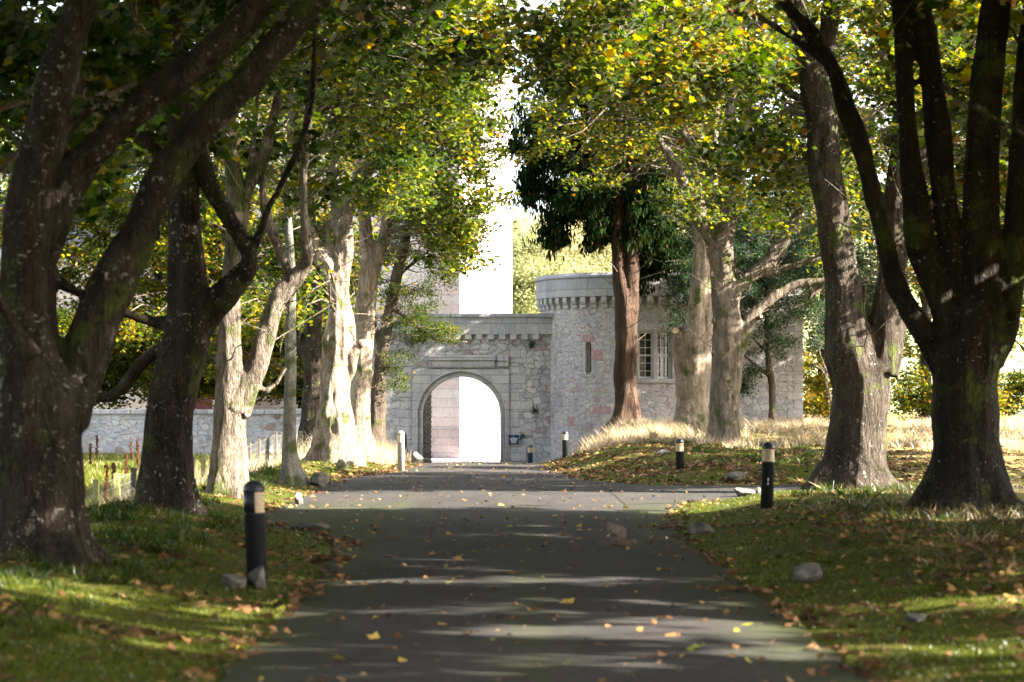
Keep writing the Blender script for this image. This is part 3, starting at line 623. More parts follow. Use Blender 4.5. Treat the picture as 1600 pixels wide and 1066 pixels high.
# the reddish conifer
make_tree(84, [
  [(979, 676, 25), (979, 655, 21), (978, 610, 18), (978, 550, 17), (978, 480, 18), (968, 430, 11), (965, 360, 10), (964, 280, 9), (963, 180, 8), (962, 60, 6), (961, -80, 5)],
  [(980, 520, 16), (986, 450, 12), (988, 400, 11), (988, 330, 10), (988, 240, 9), (987, 140, 8), (985, 20, 6), (984, -90, 4)],
  [(966, 300, 5), (940, 270, 3), (910, 262, 2), (880, 275, 1.5)], [(966, 200, 5), (930, 165, 3), (880, 150, 2), (830, 160, 1.5)], [(990, 250, 5), (1020, 220, 3), (1050, 225, 2)], [(966, 380, 4), (990, 390, 3), (1030, 400, 2)],
 ], 'tall reddish-barked conifer with dark drooping sprays, before the round tower', 'conifer', mat=M_barkC, voxel=.034, rough=.03, flare=.45, name='cedar_tree',
 crowns=[(1.9, 83.5, 11.6, 1.3, 1.5, 1.1, 14), (3.8, 84, 13.6, 2.6, 2.6, 3.4, 66), (2.2, 83.5, 9.1, .6, 1.0, 1.1, 7), (2.95, 84, 9.0, .9, 1.4, 1.6, 16), (4.6, 84.5, 8.6, 1.1, 1.6, 1.5, 40), (4.9, 85, 7.0, 1.0, 1.4, .8, 18), (3.4, 87.4, 9.9, 2.2, 1.4, 2.6, 70), (1.2, 84, 11.0, 1.5, 1.5, 1.8, 26), (1.7, 84, 8.4, .7, 1, 1.6, 16), (.75, 84, 10.0, .4, .8, 1.5, 10), (2.6, 84, 13, 2.2, 1.6, 2, 30)],
 nleaf=230, lsize=.2, tmpl=NEEDLE, tint=(.5, .2), leafmat=M_conif, seed=25, hang=True, spray=.6, flat=.9)

def auto_tree(x, y, h, r, base, label, n=90, nleaf=90, tint=(.5, .2), seed=1, leafmat=None, mat=None, rt=.25, group=None, lsize=.15, tmpl=MID, name='background_tree', cull=None, voxel=.07, spray=.9, low=None, lean=0):
    R = random.Random(seed); z = gzf(x, y)
    tr = [(x+lean*t+R.uniform(-.15, .15), y+R.uniform(-.15, .15), z+h*.8*t, rt*(1-.75*t)) for t in (0, .15, .35, .6, .85, 1)]
    limbs = [tr]
    for k in range(7):
        t = R.uniform(.15, .75); a = R.uniform(0, 6.28); L = r*R.uniform(.6, .95)
        bx, by, bz = x+lean*t, y, z+h*.8*t
        r0 = rt*(1-.75*t)*.6
        limbs.append([(bx, by, bz, r0), (bx+L*.4*math.cos(a), by+L*.4*math.sin(a), bz+L*.35, r0*.7), (bx+L*.75*math.cos(a+.2), by+L*.75*math.sin(a+.2), bz+L*.6, r0*.45), (bx+L*math.cos(a+.2), by+L*math.sin(a+.2), bz+L*.75, r0*.2)])
    cr = [(x+lean*.7, y, z+base+(h-base)*.5, r, r, (h-base)*.5, n)]
    if low: cr += [(x+lean*.5+l[0], y+l[1], z+l[2], l[3], l[3], l[4], l[5]) for l in low]
    return make_tree(y, limbs, label, 'tree', group, mat or M_barkL, voxel, .3, name, cr, leafmat, tint, nleaf, lsize, tmpl, seed, cull, world=True, spray=spray, rough=.03)
BGL = 'trees behind the boundary wall'
for (x, y, h, r, b, n, tt, sd_, lab) in [
    (-19.5, 97, 17, 4.2, 1.5, 210, .50, 41, 'leafy tree behind the wall, farthest left of those beyond the field'),
    (-14.6, 99, 18, 4.2, 1.3, 230, .56, 42, 'yellow-green tree behind the wall, seen between the two nearest left trunks'),
    (-10.8, 96, 16, 3.4, 1.5, 190, .60, 43, 'yellowing tree behind the wall, seen beside the sunlit pale tree'),
    (-7.4, 97, 14, 2.6, 1.6, 120, .58, 44, 'golden-green tree behind the wall, left of the broad fluted tree')]:
    auto_tree(x, y, h, r, b, lab, n, 130, (tt, .2), sd_, group=BGL, lsize=.15, low=[(0, -3.0, 4.1, r*1.0, 2.1, 150)])
BGR = 'trees beyond the right meadow'
for (x, y, h, r, b, n, tt, sd_, lab) in [
    (13.0, 100.5, 16, 2.8, .6, 150, .70, 51, 'golden tree beyond the corner of the castle wing'),
    (16.6, 97.5, 21, 3.4, .6, 190, .66, 52, 'yellow tree between the double-trunked tree and the many-stemmed tree'),
    (20.8, 96, 21, 3.8, .5, 190, .56, 53, 'green and yellow tree at the far right edge'),
    (24.5, 114, 18, 4.2, .6, 90, .62, 54, 'tree beyond the far right edge of the meadow'),
    (8.8, 119, 17, 3.6, 4, 120, .55, 55, 'tall green tree rising behind the castle wing')]:
    auto_tree(x, y, h, r, b, lab, n, 130, (tt, .2), sd_, group=BGR, lsize=.15)
# dark evergreens by the tower and the castle wing
auto_tree(6.7, 85.2, 9, 1.5, 3.6, 'dark evergreen hanging over the tower windows', 110, 190, (.55, .2), 61, M_dark, M_barkD, .13, None, .1, OVAL, 'evergreen_tree', None, .05, .6, low=[(-.75, -.4, 3.6, .55, .8, 9), (-1.0, -.3, 2.6, .3, .4, 2)])
auto_tree(9.1, 86.0, 10, 2.1, 1.9, 'dark evergreen in front of the castle wing', 230, 200, (.55, .2), 62, M_dark, M_barkD, .14, None, .1, OVAL, 'evergreen_tree', lambda c, r: c[2] < 3.4 and c[0] > 9.4, .05, .6, low=[(-.9, 0, 1.6, .6, .9, 12), (2.4, 1, 5.5, 1.3, 1.5, 30)])
auto_tree(12.9, 87.6, 8.0, 1.4, 1.6, 'dark evergreen behind the double-trunked tree', 110, 170, (.5, .25), 64, M_dark, M_barkD, .09, None, .11, OVAL, 'evergreen_tree', None, .05, .6)
auto_tree(12.2, 93.0, 6.0, 1.2, 2.4, 'small dark bushy tree right of the castle wing corner', 40, 110, (.6, .25), 63, M_dark, M_barkD, .08, None, .11, OVAL, 'evergreen_tree', None, .05, .6)
# low bushes at the edge of the right meadow
BU = 'bushes at the far edge of the meadow'
for i, (x, y, r, h, tt, lm, lab) in enumerate([
    (12.2, 97, 1.3, 2.6, .75, M_leaf, 'bright yellow bush right of the castle wing corner'), (14.3, 99, 1.2, 1.8, .6, M_leaf, 'green bush half behind the double-trunked tree'),
    (16.2, 95, 1.5, 2.0, .55, M_leaf, 'green bush between the two largest right trunks'), (18.4, 94, 1.3, 2.2, .7, M_leaf, 'yellow-green bush right of the many-stemmed tree'),
    (20.3, 95, 1.5, 2.6, .5, M_leaf, 'green bush at the right edge of the meadow')]):
    z = gzf(x, y)
    make_tree(y, [[(x, y, z, .06), (x+.1, y, z+h*.4, .045), (x, y+.1, z+h*.8, .02)], [(x, y, z+.1, .04), (x-.4, y, z+h*.4, .03), (x-.7, y, z+h*.7, .01)], [(x, y, z+.1, .04), (x+.4, y, z+h*.4, .03), (x+.7, y, z+h*.7, .01)]],
      lab, 'bush', BU, M_twig, .03, .2, 'bush', [(x, y, z+h*.5, r, r, h*.5, 34)], lm, (tt, .18), 100, .12, MID, 70+i, world=True, spray=.6, rough=.005)
# far trees on the hill behind the castle
HG = 'far trees on the hill behind the castle'
hl = ['pale far tree on the hill just right of the keep', 'yellowish far tree on the hill above the left of the round tower', 'broad far tree on the hill behind the round tower', 'far green tree low on the hill between keep and tower', 'far golden tree on the hill skyline', 'far bushy tree on the hill behind the reddish conifer']
for i, (u, v, Y, h, r, tt) in enumerate([(812, 470, 235, 9, 4.5, .45), (850, 452, 250, 10, 5, .7), (905, 440, 255, 11, 6, .66), (822, 440, 265, 10, 4, .6), (880, 425, 275, 9, 5, .74), (945, 430, 262, 11, 6, .6)]):
    x = (u-800)/F*Y; z = CAMZ+(640-v)/F*Y-h*.35
    make_tree(Y, [[(x, Y, z-3, .4), (x, Y, z+h*.4, .3), (x+.4, Y, z+h*.8, .1)], [(x, Y, z+h*.3, .2), (x-r*.5, Y, z+h*.6, .1), (x-r*.8, Y, z+h*.7, .05)], [(x, Y, z+h*.3, .2), (x+r*.5, Y, z+h*.6, .1), (x+r*.8, Y, z+h*.7, .05)]],
      hl[i], 'tree', HG, M_barkL, .25, .2, 'distant_tree', [(x, Y, z+h*.5, r, r, h*.55, 90)], M_leafF, (tt, .1), 260, .24, MID, 80+i, world=True, spray=2.2, rough=.03)
# unseen woodland shading road and gate; trees left and behind added to block skylight
WG = 'woodland beside the drive'
for i, (x, y, h, r, b, n) in enumerate([
    (6.4, 19, 14, 4.2, 4.6, 120), (9, 10, 14, 4, 3.8, 120), (13, 18, 15, 3.6, 2.0, 70), (15.5, 11.8, 15, 3.6, 3.0, 52), (-14.8, 38, 15, 3.6, 1.5, 110), (-15.8, 47, 15, 3.8, 1.5, 110), (-17.5, 56, 15, 3.8, 1.5, 110), (12.5, 25, 15, 4.4, 1.2, 170), (18, 21, 15, 4.5, 1.5, 150), (11.0, 31, 14, 3.6, 1.0, 170), (16.5, 30.5, 14, 4.0, 1.2, 160),
    (14.8, 49, 14, 3.6, 1.6, 150), (14.6, 55, 10, 3.2, 2.2, 100), (16.2, 61.5, 10, 3.0, 2.4, 90), (18, 68, 11, 3.4, 2.6, 90), (22, 76, 16, 4.2, 3.0, 110), (21, 84, 15, 3.6, 4.0, 90),
    (11.5, 3, 15, 4.5, 1.5, 130), (-11.5, 8, 15, 4.5, 1.5, 130), (-11.5, 17, 15, 4.2, 1.8, 130), (-12.5, 27, 15, 4.2, 2.2, 130), (-12, -3, 15, 4.5, 1.5, 110), (0, -16, 15, 6, 1.0, 170)]):
    auto_tree(x, y, h, r, b, 'woodland tree standing out of view beside the drive', n, 130, (.5, .2), 100+i, group=WG, lsize=.22, voxel=.09, name='woodland_tree', cull=(lambda c, r_: abs(c[0]) < .222*c[1]+.5 and c[2] < 1.8+.175*c[1]))
for i, (x, y) in enumerate([(-5, 9), (5.6, 7), (-5.2, -3), (5.4, -4)]):
    auto_tree(x, y, 14, 5.4, 4.2, 'avenue tree behind the camera, one of those shading the near road', 190, 150, (.45, .2), 130+i, group='avenue trees nearer than the view', lsize=.2, voxel=.09, name='avenue_tree')

# ------------------------------------------------------------------ gate wall
GY = 90.0; GZ = -.75
AX, AR, AZ = -1.875, 1.46, 1.37     # arch centre, radius, springing
def arch_pts(r, n=28, ax=AX, az=AZ): return [(ax+r*math.cos(a), az+r*math.sin(a)) for a in [math.pi*i/n for i in range(n+1)]]
def prism(outl, y0, y1):
    m = MB(); k = len(outl); m.add([(x, y0, z) for x, z in outl]+[(x, y1, z) for x, z in outl], [tuple(range(k))[::1], tuple(range(k, 2*k))[::-1]]+[((i+1) % k, i, i+k, (i+1) % k+k) for i in range(k)]); return m
gw = empty('gate_wall', (-1.9, GY, GZ)); tag(gw, 'battlemented stone gate wall pierced by the round arch', 'gate wall')
XL_, XR_ = -5.35, 1.55
out = [(XL_, GZ), (AX-AR-.14, GZ)]+[(x, z) for x, z in arch_pts(AR+.14)][::-1]+[(AX+AR+.14, GZ), (XR_, GZ), (XR_, 4.42), (XL_, 4.42)]
prism(out, GY, GY+1.3).build('wall', M_rubble, gw)
m = MB(); m.box(XL_, XR_, GY-.13, GY+1.3, 4.38+.02, 5.03); m.build('parapet', M_ashg, gw)
m = MB()
k = 0; x = XL_
while x < XR_-.1:
    m.box(x+.006, min(x+.9, XR_)-.006, GY-.2, GY+1.38, 5.033, 5.17+.012*math.sin(k*3.)); x += .9; k += 1
m.build('coping', M_ashg, gw, bevel=.015)
x = 1.0-.11
while x > XL_+.1:
    m = MB(); m.box(x-.12, x+.12, GY-.127, GY-.003, 4.20, 4.397); m.build('corbel', M_ash, gw, bevel=.012); x -= .42
# dressed surround, its roll mouldings, the keystone and the hood above
m = prism([(-3.72, GZ), (AX-AR-.16, GZ)]+arch_pts(AR+.16)[::-1]+[(AX+AR+.16, GZ), (-.1, GZ), (-.1, 3.1), (-3.72, 3.1)], GY-.09, GY-.002); m.build('arch_surround', M_ash, gw, bevel=.012)
def ring(r0, r1, y0, y1, name, mat):
    n = 40; a = [math.pi*i/n for i in range(n+1)]
    inner = [(AX+r0, GZ)]+[(AX+r0*math.cos(t), AZ+r0*math.sin(t)) for t in a]+[(AX-r0, GZ)]
    outer = [(AX+r1, GZ)]+[(AX+r1*math.cos(t), AZ+r1*math.sin(t)) for t in a]+[(AX-r1, GZ)]
    m = MB(); k = len(inner)
    V = [(x, y0, z) for x, z in inner]+[(x, y0, z) for x, z in outer]+[(x, y1, z) for x, z in inner]+[(x, y1, z) for x, z in outer]
    F_ = []
    for i in range(k-1): F_ += [(i, i+1, k+i+1, k+i), (2*k+i+1, 2*k+i, 3*k+i, 3*k+i+1), (i+1, i, 2*k+i, 2*k+i+1), (k+i, k+i+1, 3*k+i+1, 3*k+i)]
    m.add(V, F_); return m.build(name, mat, gw, bevel=.02)
ring(AR, AR+.155, GY-.02, GY+1.31, 'arch_ring', M_ash)
def roll(r, rr, yy, name):
    n = 44; m = MB(); a = [math.pi*i/n for i in range(n+1)]
    pts = [(AX+r, yy, GZ), (AX+r, yy, .4)]+[(AX+r*math.cos(t), yy, AZ+r*math.sin(t)) for t in a]+[(AX-r, yy, .4), (AX-r, yy, GZ)]
    m.tube(pts, [rr]*len(pts), 8); m.build(name, M_ash, gw, True)
roll(AR+.02, .045, GY-.03, 'roll_moulding'); roll(AR+.2, .035, GY-.1, 'roll_moulding')
m = MB(); m.box(-3.12, -.62, GY-.15, GY-.004, 3.16, 3.24); m.box(-3.08, -.66, GY-.11, GY-.006, 3.243, 3.42); m.box(-3.14, -.6, GY-.2, GY-.004, 3.423, 3.52); m.box(-3.1, -.64, GY-.15, GY-.005, 3.523, 3.62); m.build('hood_moulding', M_ash, gw, bevel=.015)
m = MB(); m.box(-.53, -.12, GY-.12, GY-.004, 3.18, 3.4); m.box(-.55, -.12, GY-.18, GY-.004, 3.403, 3.62); m.build('hood_moulding', M_ash, gw, bevel=.015)
m = MB()       # large squared jamb blocks right of the arch
R = random.Random(4); z = GZ; i = 0
while z < 3.9:
    h = R.uniform(.34, .62); w = R.choice((.35, .62, .85)); m.box(-.085, -.085+w, GY-.022-.006*(i % 2), GY+.1, z+.012, z+h-.012); z += h; i += 1
m.build('quoins', M_ash, gw, bevel=.012)
m = MB(); z = GZ; i = 0
while z < 3.3:
    h = R.uniform(.3, .5); w = R.choice((.3, .55, .7)); m.box(-3.735-w, -3.735, GY-.022-.006*(i % 2), GY+.1, z+.012, z+h-.012); z += h; i += 1
m.build('quoins', M_ash, gw, bevel=.012)
# open iron gate leaf
ig = empty('iron_gate', (-3.3, GY+.95, GZ)); tag(ig, 'dark iron lattice gate leaf standing open inside the arch on its left side', 'gate')
m = MB(); Mx = Matrix.Translation((-3.31, GY+.8, 0)) @ Matrix.Rotation(math.radians(80), 4, 'Z')
for k in range(7): m.box(k*.2, k*.2+.045, -.015, .015, GZ+.05, 2.05+.12*k*.6, Mx)
m.build('upright_bars', M_iron, ig)
m = MB()
for k in range(15): m.box(-.02, 1.27, -.045, -.018, GZ+.15+k*.19, GZ+.15+k*.19+.045, Mx)
m.build('cross_bars', M_iron, ig)
# boundary wall
bw = empty('boundary_wall', (-14, GY, -.4)); tag(bw, 'long low rubble wall closing the field on the left', 'wall')
m = MB(); m.box(-30, -5.36, GY+.2, GY+.75, -.7, 1.41); m.build('wall', M_rubW, bw)
m = MB(); x = -30; R = random.Random(2)
while x < -5.45:
    w = R.uniform(.35, .8); w = min(w, -5.37-x); m.box(x+.008, x+w-.008, GY+.13, GY+.82, 1.413, 1.6+R.uniform(-.015, .02)); x += w
m.build('coping', M_ashg, bw, bevel=.03)
# plants rooted in the wall
def tuft_plant(name, c, n, s, label, mat, seed, tint=.5, par=None, cat='plant', group=None):
    rng = np.random.RandomState(seed); C = np.array(c)+rng.randn(n, 3)*np.array([s, s*.5, s*1.2]); 
    o = leaves(name, C, .07*(.7+.6*rng.rand(n)), np.clip(tint+rng.randn(n)*.15, 0, 1), mat, rng, OVAL, 1.2)
    return tag(o, label, cat, group)
tuft_plant('wall_fern', (.71, GY-.05, 4.02), 160, .07, 'small fern growing from the gate wall just under the corbels', M_dark, 5, .8, group='plants rooted in the walls')
tuft_plant('wall_fern', (.85, GY-.05, 1.55), 120, .07, 'small dark fern halfway down the gate wall beside the tower', M_dark, 6, .8, group='plants rooted in the walls')
tuft_plant('wall_fern', (.4, GY-.05, .62), 60, .05, 'tiny plant rooted above the blue notice', M_dark, 7, .8, group='plants rooted in the walls')

# ------------------------------------------------------------------ round tower
TX, TY, TR = 4.6, 91.5, 3.5
tw = empty('round_tower', (TX, TY, -.5)); tag(tw, 'round stone tower with a corbelled parapet right of the gate wall', 'tower')
def tp(a, z, r): return (TX+r*math.sin(a), TY-r*math.cos(a), z)
def ang(X): return math.asin((X-TX)/TR)
ops = [(ang(2.70), ang(2.90), 2.92, 4.06), (ang(4.60), ang(5.16), 2.72, 4.43), (ang(5.29), ang(5.85), 2.72, 4.43)]
zt = 5.75
As = sorted(set([-math.pi+i*math.pi/48 for i in range(97)]+[o[0] for o in ops]+[o[1] for o in ops])); Zs = sorted(set([-.8, 0, 1, 2, zt]+[o[2] for o in ops]+[o[3] for o in ops]))
m = MB(); base = 0
for i in range(len(As)-1):
    for j in range(len(Zs)-1):
        am, zm = (As[i]+As[i+1])/2, (Zs[j]+Zs[j+1])/2
        if any(o[0] < am < o[1] and o[2] < zm < o[3] for o in ops): continue
        m.add([tp(As[i], Zs[j], TR), tp(As[i+1], Zs[j], TR), tp(As[i+1], Zs[j+1], TR), tp(As[i], Zs[j+1], TR)], [(0, 1, 2, 3)])
for (a0, a1, z0, z1) in ops:      # reveals
    for (p, q) in (((a0, z0), (a1, z0)), ((a1, z0), (a1, z1)), ((a1, z1), (a0, z1)), ((a0, z1), (a0, z0))):
        m.add([tp(*p, TR), tp(*q, TR), tp(*q, TR-.4), tp(*p, TR-.4)], [(0, 1, 2, 3)])
m.build('wall', M_rubT, tw)
m = MB(); m.lathe([(TR-.01, 5.70), (TR+.18, 5.74), (TR+.2, 6.38), (TR+.16, 6.42), (TR-.2, 6.42)], (TX, TY, 0), 96); m.build('parapet', M_ashg, tw)
m = MB(); m.lathe([(TR+.14, 6.41), (TR+.25, 6.43), (TR+.25, 6.5), (TR+.14, 6.6), (TR-.25, 6.62), (TR-.3, 6.4)], (TX, TY, 0), 96); m.build('coping', M_ashg, tw)
m = MB(); m.lathe([(TR-.25, 6.3), (0, 6.45)], (TX, TY, 0), 48); m.build('roof', M_slate, tw)
nc = 54
for k in range(nc):
    a = 2*math.pi*k/nc-math.pi
    if abs(a) > 2.0: continue
    M = Matrix.Translation((TX, TY, 0)) @ Matrix.Rotation(a, 4, 'Z')
    m = MB(); w = .105
    # a stepped corbel: two rounds one above the other
    prof = [(TR-.05, 5.28), (TR+.05, 5.30), (TR+.085, 5.36), (TR+.085, 5.46), (TR+.13, 5.48), (TR+.175, 5.56), (TR+.175, 5.72), (TR-.05, 5.72)]
    V = [M @ Vector((s, -r, z)) for s in (-w, w) for r, z in prof]; q = len(prof)
    m.add(V, [tuple(range(q))[::-1], tuple(range(q, 2*q))]+[(i, (i+1) % q, (i+1) % q+q, i+q) for i in range(q)])
    m.build('corbel', M_ash, tw, bevel=.01)
def curved(a0, a1, z0, z1, r0, r1, n=6):
    m = MB()
    V = []
    for i in range(n+1):
        a = a0+(a1-a0)*i/n; V += [tp(a, z0, r0), tp(a, z0, r1), tp(a, z1, r1), tp(a, z1, r0)]
    F_ = []
    for i in range(n):
        for j in range(4): F_.append((4*i+j, 4*i+(j+1) % 4, 4*(i+1)+(j+1) % 4, 4*(i+1)+j))
    F_ += [(3, 2, 1, 0), (4*n, 4*n+1, 4*n+2, 4*n+3)]; m.add(V, F_); return m
def A(X): return ang(X)
curved(A(4.42), A(6.05), 4.432, 4.72, TR-.01, TR+.03, 10).build('lintel', M_ash, tw, bevel=.01)
curved(A(4.45), A(6.02), 2.55, 2.718, TR-.2, TR+.09, 10).build('window_sill', M_ash, tw, bevel=.01)
curved(A(4.46), A(4.598), 2.72, 4.43, TR-.01, TR+.025, 2).build('jamb', M_ash, tw, bevel=.01)
curved(A(5.162), A(5.288), 2.72, 4.43, TR-.3, TR+.02, 2).build('mullion', M_ash, tw, bevel=.01)
curved(A(5.852), A(5.99), 2.72, 4.43, TR-.01, TR+.025, 2).build('jamb', M_ash, tw, bevel=.01)
pk = simple('pink_tower_block', (.38, .24, .23), .9, .15, 8, .25)
curved(A(2.60), A(2.98), 4.062, 4.34, TR-.01, TR+.015, 3).build('lintel', pk, tw, bevel=.008)
curved(A(2.915), A(3.3), 3.4, 3.78, TR-.01, TR+.012, 3).build('jamb', pk, tw, bevel=.008)
curved(A(2.915), A(3.06), 2.95, 3.39, TR-.01, TR+.012, 3).build('jamb', M_ash, tw, bevel=.008)
curved(A(2.6), A(2.695), 3.0, 4.04, TR-.01, TR+.012, 3).build('jamb', M_ash, tw, bevel=.008)
curved(A(2.62), A(2.98), 2.80, 2.918, TR-.1, TR+.05, 3).build('window_sill', M_ash, tw, bevel=.008)
for (x0, z0, x1, z1, c) in [(2.96, 1.45, 3.28, 1.75, pk), (3.33, 1.45, 3.6, 1.72, pk), (2.05, 1.0, 2.3, 1.35, pk)]:
    curved(A(x0), A(x1), z0, z1, TR-.01, TR+.008, 3).build('wall_block', c, tw, bevel=.01)
def sash(a0, a1, z0, z1, cols, rows, par_):
    am = (a0+a1)/2; hw = TR*math.sin((a1-a0)/2)*.93; M = Matrix.Translation(tp(am, 0, TR-.26)) @ Matrix.Rotation(am, 4, 'Z')
    m = MB(); f = .05 if cols > 1 else .02
    m.box(-hw, -hw+f, -.04, .04, z0, z1, M); m.box(hw-f, hw, -.04, .04, z0, z1, M); m.box(-hw+f, hw-f, -.04, .04, z0, z0+f*1.4, M); m.box(-hw+f, hw-f, -.04, .04, z1-f, z1, M)
    w = m.build('window', M_white, par_)
    m = MB(); m.box(-hw-.02, hw+.02, .045, .06, z0-.02, z1+.02, M); m.build('pane', M_glass, w)
    if cols > 1:
        m = MB(); zm = (z0+z1)/2; m.box(-hw+f, hw-f, -.035, .03, zm-.028, zm+.028, M); m.build('meeting_rail', M_white, w)
        m = MB()
        for c in range(1, cols): x = -hw+2*hw*c/cols; m.box(x-.011, x+.011, -.02, .02, z0+.04, z1-.04, M)
        for r_ in range(1, rows):
            if r_*2 == rows: continue
            z = z0+(z1-z0)*r_/rows; m.box(-hw+f, hw-f, -.018, .018, z-.011, z+.011, M)
        m.build('glazing_bars', M_white, w)
sash(ops[1][0], ops[1][1], 2.73, 4.42, 2, 6, tw); sash(ops[2][0], ops[2][1], 2.73, 4.42, 3, 6, tw); sash(ops[0][0], ops[0][1], 2.93, 4.05, 1, 1, tw)

# ------------------------------------------------------------------ castle wing, keep and range
cw = empty('castle_wing', (9.2, 90, .9)); tag(cw, 'stone castle wing in dappled shade behind the dark evergreen', 'building')
m = MB(); m.box(7.7, 10.72, 89.2, 103, .3, 7.2); m.build('wall', M_rubble, cw)
m = MB(); z = .6; i = 0; R = random.Random(8)
while z < 7.0:
    w = (.55, .3)[i % 2]; m.box(10.72-w, 10.735, 89.185, 89.2+(.3, .55)[i % 2], z+.01, z+.33); z += .34; i += 1
m.build('quoins', M_ash, cw, bevel=.01)
m = MB(); m.add([(7.5, 89, 7.2), (10.95, 89, 7.2), (10.95, 103, 7.2), (7.5, 103, 7.2), (9.2, 89, 9.4), (9.2, 103, 9.4)], [(0, 1, 4), (3, 5, 2), (1, 2, 5, 4), (0, 4, 5, 3), (0, 3, 2, 1)]); m.build('roof', M_slate, cw)
kp = empty('castle_keep', (-8, 116, -.6)); tag(kp, 'tall pink sandstone castle keep rising behind the gate wall', 'building')
K = Vector((-2.34, 108, 0)); d1 = Vector((1, 1.2, 0)).normalized(); d2 = Vector((-1.2, 1, 0)).normalized()
c0, c1, c2, c3 = K, K+d1*3.66, K+d1*3.66+d2*14, K+d2*14
m = MB()
def boxq(m, q, z0, z1): m.add([(p.x, p.y, z0) for p in q]+[(p.x, p.y, z1) for p in q], [(0, 1, 5, 4), (1, 2, 6, 5), (2, 3, 7, 6), (3, 0, 4, 7), (4, 5, 6, 7)])
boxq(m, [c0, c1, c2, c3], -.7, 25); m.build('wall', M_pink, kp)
m = MB(); off = (d1+d2)*-.06
boxq(m, [K-d1*.07-d2*.07, c1-d2*.07+d1*.07, c2+d1*.07+d2*.07, c3+d2*.07-d1*.07], -.7, .75); m.build('plinth', M_range, kp)
m = MB(); m.lathe([(.66, -.7), (.66, 3.9), (.5, 4.25), (0, 4.6)], (-.46, 110.7, 0), 32); m.build('shading_drum', M_pink, kp, True)  # round drum added so its dim side breaks up the lit face
for (s, z) in [(3.5, 4.2), (7.5, 4.2), (3.5, 8.6), (7.5, 8.6), (11, 8.6)]:
    b = K+d2*s-d1*.004; nrm = -d1
    m = MB(); M = Matrix.Translation((b.x, b.y, z)) @ Matrix.Rotation(math.atan2(d2.y, d2.x), 4, 'Z')
    m.box(-.5, .5, -.02, .05, 0, 1.6, M); w = m.build('window', M_ash, kp)
    m = MB(); m.box(-.38, .38, .052, .06, .1, 1.5, M); m.build('pane', M_glass, w)
cr = empty('castle_range', (-20, 113, -.6)); tag(cr, 'lower pinkish castle range behind the trees beyond the boundary wall', 'building')
m = MB(); m.box(-34, -13.2, 113, 123, -.7, 8.5); m.build('wall', M_range, cr)
m = MB(); m.add([(-34.3, 112.7, 8.5), (-13, 112.7, 8.5), (-13, 123.3, 8.5), (-34.3, 123.3, 8.5), (-34.3, 118, 12), (-13, 118, 12)], [(0, 1, 5, 4), (2, 3, 4, 5), (1, 2, 5), (3, 0, 4)]); m.build('roof', M_slate, cr)
m = MB(); m.box(-14.9, -14.0, 112.95, 113.05, -.6, 2.55); m.build('door', M_door, cr)
for x in (-30, -26.5, -22.5, -18.5):
    m = MB(); m.box(x-.5, x+.5, 112.96, 113.05, 4, 5.6); w = m.build('window', M_white, cr); m = MB(); m.box(x-.4, x+.4, 112.94, 112.957, 4.1, 5.5); m.build('pane', M_glass, w)

# ------------------------------------------------------------------ notice on the gate wall
sg = empty('notice_sign', (.06, GY-.03, .52)); tag(sg, 'small square navy notice with white lettering right of the arch', 'sign')
sx0, sx1, sz0, sz1 = -.118+.0, .24, .33, .65
sx0, sx1 = (795-800)/F*GY, (810.3-800)/F*GY; sz0, sz1 = CAMZ-(693.5-640)/F*GY, CAMZ-(680-640)/F*GY
m = MB(); m.box(sx0, sx1, GY-.125, GY-.1, sz0, sz1); bd = m.build('board', M_navy, sg, bevel=.003)
m = MB(); m.box(sx0+.05, sx0+.08, GY-.1, GY+.0, sz0+.05, sz1-.05); m.box(sx1-.08, sx1-.05, GY-.1, GY+.0, sz0+.05, sz1-.05); m.build('bracket', M_iron, sg)
def text(body, size, x, z, y, mat, par_, name='lettering', depth=.002):
    cu = bpy.data.curves.new(name, 'FONT'); cu.body = body; cu.size = size; cu.align_x = 'CENTER'; cu.extrude = depth
    o = bpy.data.objects.new(name, cu); link(o); o.rotation_euler = (math.pi/2, 0, 0); o.location = (x, y, z)
    dg = bpy.context.evaluated_depsgraph_get(); dg.update(); me = bpy.data.meshes.new_from_object(o.evaluated_get(dg))
    me.transform(Matrix.Translation((x, y, z)) @ Matrix.Rotation(math.pi/2, 4, 'X')); bpy.data.objects.remove(o)
    me.materials.clear(); me.materials.append(mat); t = bpy.data.objects.new(name, me); link(t); parent(t, par_); return t
sc_ = (sx0+sx1)/2; sh = sz1-sz0
# the four lines cannot be read in the photograph: they are broken strokes like those it shows
for i, segs in enumerate([(.07, .05, .09, .06), (.05, .03, .06, .04, .07), (.06, .07, .05, .05), (.08, .03, .08)]):
    tot = sum(segs)+.012*(len(segs)-1); x = sc_-tot*.43; z = sz1-sh*(.36+.16*i); m = MB()
    for sgm in segs: m.box(x, x+sgm*.86, GY-.1285, GY-.1255, z-.012, z+.012); x += (sgm+.012)*.86
    m.build('lettering', M_txt, sg)
m = MB(); m.add([(sc_, GY-.128, sz1-.1), (sc_+.022, GY-.128, sz1-.06), (sc_, GY-.128, sz1-.012), (sc_-.022, GY-.128, sz1-.06)], [(0, 1, 2, 3)]); m.build('emblem', M_cyan, sg)

